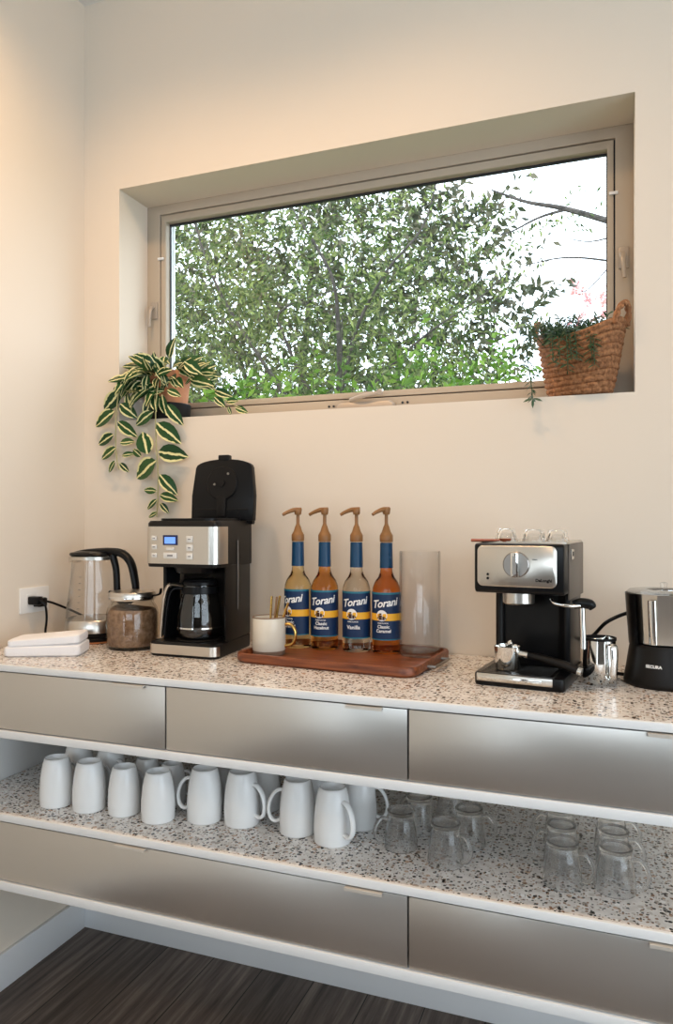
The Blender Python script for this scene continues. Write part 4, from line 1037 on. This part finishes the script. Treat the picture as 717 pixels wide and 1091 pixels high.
# ================================================================== OUTSIDE
struct('ground', box(B(), -14, 14, .32, 22, -.3, -.001), M['ground'])
def ell_twigs(rnd, n, c, r, up=.35, keep=None):
    out = []
    while len(out) < n:
        v = Vector((rnd.uniform(-1, 1), rnd.uniform(-1, 1), rnd.uniform(-1, 1)))
        if v.length > 1: continue
        p = Vector((c[0] + v.x * r[0], c[1] + v.y * r[1], c[2] + v.z * r[2]))
        if keep and rnd.random() > keep(p): continue
        d = Vector((v.x + rnd.uniform(-.6, .6), v.y + rnd.uniform(-.6, .6), v.z * .4 + up + rnd.uniform(-.5, .5)))
        out.append((p, d))
    return out
def wood(name, branches, parent, m='bark', thick=.6):
    bm = B()
    for pts, r in branches: tube(bm, pts, [q * thick for q in r], 8, 6)
    return obj(name, bm, M[m], parent)

rnd = random.Random(21)
t1 = thing('leafy_tree', 'leafy green tree filling most of the window view, its branches showing through', 'tree', (-.5, 3.6, 0))
def rel(pts, o): return [Vector(p) - Vector(o) for p in pts]
o1 = (-.5, 3.6, 0)
br = [(rel([(-.5, 3.6, 0), (-.52, 3.6, 1.2), (-.45, 3.55, 2.2), (-.38, 3.3, 3.0), (-.50, 3.2, 3.35), (-.75, 3.2, 3.75), (-1.0, 3.2, 4.3)], o1), [.13, .10, .07, .035, .028, .022, .012]),
      (rel([(-.45, 3.55, 2.2), (-.25, 3.4, 2.75), (.05, 3.2, 3.1), (.35, 3.2, 3.45), (.50, 3.1, 4.1)], o1), [.05, .035, .024, .018, .010]),
      (rel([(-.5, 3.6, 1.9), (-.8, 3.3, 2.7), (-.75, 3.2, 2.92), (-.14, 3.2, 3.04)], o1), [.05, .03, .018, .010]),
      (rel([(-.5, 3.6, 1.7), (-1.1, 3.5, 2.6), (-1.5, 3.4, 3.3), (-1.8, 3.4, 4.2)], o1), [.06, .04, .028, .014]),
      (rel([(-.4, 3.5, 2.1), (.2, 3.4, 2.6), (.75, 3.3, 2.9), (1.05, 3.2, 3.15)], o1), [.035, .022, .014, .007]),
      (rel([(-.45, 3.5, 2.1), (-.3, 3.2, 2.4), (-.22, 3.0, 2.75)], o1), [.03, .02, .010])]
wood('trunk', br, t1, thick=.38)
keep1 = lambda p: (1 if p.x < .15 else max(0, 1 - (p.x - .15) / .95) ** 1.2 * .8) * (1 if p.z < 3.1 else max(.25, 1 - (p.z - 3.1) * .9 * (.35 + .65 * min(1, max(0, p.x + 1.2)))))
tw1 = ell_twigs(rnd, 1800, (-.75, 3.95, 3.0), (2.15, .8, 1.75), .25, keep1)
tw1 = [(p - Vector(o1), d) for p, d in tw1]
foliage('foliage', tw1, M['tree_leaf'], t1, (.045, .08), (.015, .025), 13, 31)
t2 = thing('dark_tree', 'dull grey green tree standing behind the big leafy one', 'tree', (-2.0, 6.2, 0)); o2 = (-2.0, 6.2, 0)
wood('trunk', [(rel([(-2, 6.2, 0), (-2.05, 6.2, 1.5), (-1.9, 6.2, 3), (-1.7, 6.1, 4.6)], o2), [.16, .12, .08, .03]), (rel([(-2.05, 6.2, 1.5), (-2.6, 6.1, 3.0), (-3.0, 6.0, 4.6)], o2), [.08, .05, .02])], t2)
tw2 = ell_twigs(rnd, 1100, (-1.7, 6.2, 3.5), (2.5, .8, 1.9), .2)
foliage('foliage', [(p - Vector(o2), d) for p, d in tw2], M['dark_leaf'], t2, (.10, .16), (.04, .065), 12, 32, (.4, .7))
t3 = thing('bright_shrub', 'bright green shrub at the bottom of the window view, near the trailing plant', 'shrub', (-.55, 2.7, 0)); o3 = (-.55, 2.7, 0)
wood('stems', [(rel([(-.55, 2.7, 0), (-.6, 2.7, 1.0), (-.75, 2.65, 2.0)], o3), [.03, .02, .01]), (rel([(-.55, 2.7, 0), (-.4, 2.7, 1.1), (-.3, 2.7, 2.0)], o3), [.03, .02, .01])], t3)
foliage('foliage', [(p - Vector(o3), d) for p, d in ell_twigs(rnd, 110, (-.62, 2.7, 1.75), (.75, .35, .60), .6)], M['bright_leaf'], t3, (.06, .10), (.026, .042), 12, 33, (.2, .35))
t4 = thing('bright_shrub', 'bright green shrub at the bottom of the window view, beside the woven basket', 'shrub', (.75, 2.8, 0)); o4 = (.75, 2.8, 0)
wood('stems', [(rel([(.75, 2.8, 0), (.7, 2.8, 1.0), (.6, 2.8, 2.0)], o4), [.03, .02, .01]), (rel([(.75, 2.8, 0), (.9, 2.8, 1.1), (1.0, 2.8, 2.0)], o4), [.03, .02, .01])], t4)
foliage('foliage', [(p - Vector(o4), d) for p, d in ell_twigs(rnd, 95, (.65, 2.8, 1.85), (.62, .3, .55), .6)], M['bright_leaf'], t4, (.05, .085), (.022, .034), 12, 34, (.2, .4))
# bare branched tree at the side
t5 = thing('bare_tree', 'almost leafless tree whose thin grey branches reach into the white sky', 'tree', (2.9, 3.3, 0)); o5 = (2.9, 3.3, 0)
wood('trunk', [(rel([(2.9, 3.3, 0), (2.85, 3.3, 1.6), (2.6, 3.25, 2.5), (2.1, 3.2, 3.0), (1.555, 3.2, 3.25), (1.27, 3.2, 3.375), (1.03, 3.2, 3.455), (.80, 3.2, 3.57)], o5), [.12, .09, .055, .035, .022, .018, .012, .006]),
    (rel([(1.30, 3.2, 3.365), (1.12, 3.2, 3.335), (.95, 3.2, 3.27), (.86, 3.2, 3.25)], o5), [.012, .009, .006, .003]),
    (rel([(2.6, 3.25, 2.5), (2.0, 3.2, 2.85), (1.555, 3.2, 2.99), (1.27, 3.2, 3.045), (1.0, 3.2, 3.02)], o5), [.03, .016, .008, .006, .003]),
    (rel([(2.1, 3.2, 3.0), (1.75, 3.2, 3.15), (1.45, 3.2, 3.13), (1.25, 3.2, 3.19)], o5), [.012, .008, .005, .002]),
    (rel([(2.85, 3.3, 1.6), (3.0, 3.3, 3.0), (2.7, 3.3, 4.2), (2.0, 3.3, 4.0), (1.45, 3.2, 3.70)], o5), [.07, .05, .03, .014, .004]),
    (rel([(1.75, 3.2, 3.17), (1.45, 3.25, 2.85), (1.36, 3.25, 2.83)], o5), [.006, .004, .002])], t5, thick=.95)
foliage('foliage', [(p - Vector(o5), d) for p, d in ell_twigs(rnd, 16, (1.0, 3.2, 3.3), (.35, .1, .35), .1)], M['tree_leaf'], t5, (.04, .06), (.012, .018), 9, 35, (.2, .35))
t6 = thing('pink_blossom_tree', 'small pink flowering tree far off above the woven basket', 'tree', (1.9, 9.0, 0)); o6 = (1.9, 9.0, 0)
wood('trunk', [(rel([(1.9, 9, 0), (1.9, 9, 1.5), (1.7, 9, 3.2), (1.5, 9, 4.6)], o6), [.09, .07, .04, .01]), (rel([(1.9, 9, 1.5), (2.0, 9, 3.2), (1.9, 9, 4.6)], o6), [.06, .03, .01])], t6)
foliage('foliage', [(p - Vector(o6), d) for p, d in ell_twigs(rnd, 38, (1.55, 9, 4.25), (.62, .4, .5), .3)], M['pink_leaf'], t6, (.06, .10), (.04, .06), 12, 36, (.2, .4))

# ================================================================== LIGHT
w = bpy.data.worlds.new('World'); SC.world = w; w.use_nodes = True
bg = w.node_tree.nodes['Background']; bg.inputs['Color'].default_value = (.86, .97, 1.09, 1); bg.inputs['Strength'].default_value = 4.0
def portal(loc, rot, sx, sy):
    L = bpy.data.lights.new('window_portal', 'AREA'); L.shape = 'RECTANGLE'; L.size = sx; L.size_y = sy
    L.cycles.is_portal = True
    o = bpy.data.objects.new('window_portal', L); COL.objects.link(o); o.location = loc; o.rotation_euler = rot
portal(((WX0 + WX1) / 2, .23, (WZ0 + WZ1) / 2), (-PI / 2, 0, 0), 1.6, .85)
portal((RX + .21, -2.55, 1.40), (0, PI / 2, 0), 2.4, 3.3)
portal(((DX0 + DX1) / 2, RY - .21, 1.125), (PI / 2, 0, 0), .47, 2.25)
portal((2.175, RY - .21, 2.025), (PI / 2, 0, 0), 2.65, 1.45)
def downlight(x, y, e, blend=.95, angle=148):
    L = bpy.data.lights.new('ceiling_downlight', 'SPOT'); L.energy = e; L.color = (1, .64, .35); L.shadow_soft_size = .05
    L.spot_size = math.radians(angle); L.spot_blend = blend
    o = bpy.data.objects.new('ceiling_downlight', L); COL.objects.link(o); o.location = (x, y, RZ - .02)
downlight(.40, -.72, 41); downlight(1.10, -.72, 41); downlight(2.6, -.72, 6)
downlight(1.2, -2.6, 30); downlight(2.8, -2.6, 20)

# ================================================================== CAMERA
F_PX, W_PX = 788.8, 717.0
cd = bpy.data.cameras.new('Camera'); cd.sensor_fit = 'HORIZONTAL'; cd.sensor_width = 36; cd.lens = 36 * F_PX / W_PX
cd.shift_y = 8.5 / W_PX; cd.clip_start = .02
cam = bpy.data.objects.new('Camera', cd); COL.objects.link(cam)
cam.location = (1.595, -1.942, 1.30); cam.rotation_euler = (PI / 2, 0, math.atan(296.5 / F_PX))
SC.camera = cam
vs = SC.view_settings; vs.view_transform = 'Standard'; vs.look = 'None'; vs.gamma = 1; vs.use_curve_mapping = False; vs.exposure = 0.0
cy_ = SC.cycles
cy_.use_denoising = True; cy_.transparent_max_bounces = 32; cy_.max_bounces = 12; cy_.transmission_bounces = 12
cy_.sample_clamp_indirect = 4.0; cy_.caustics_refractive = True; cy_.caustics_reflective = False
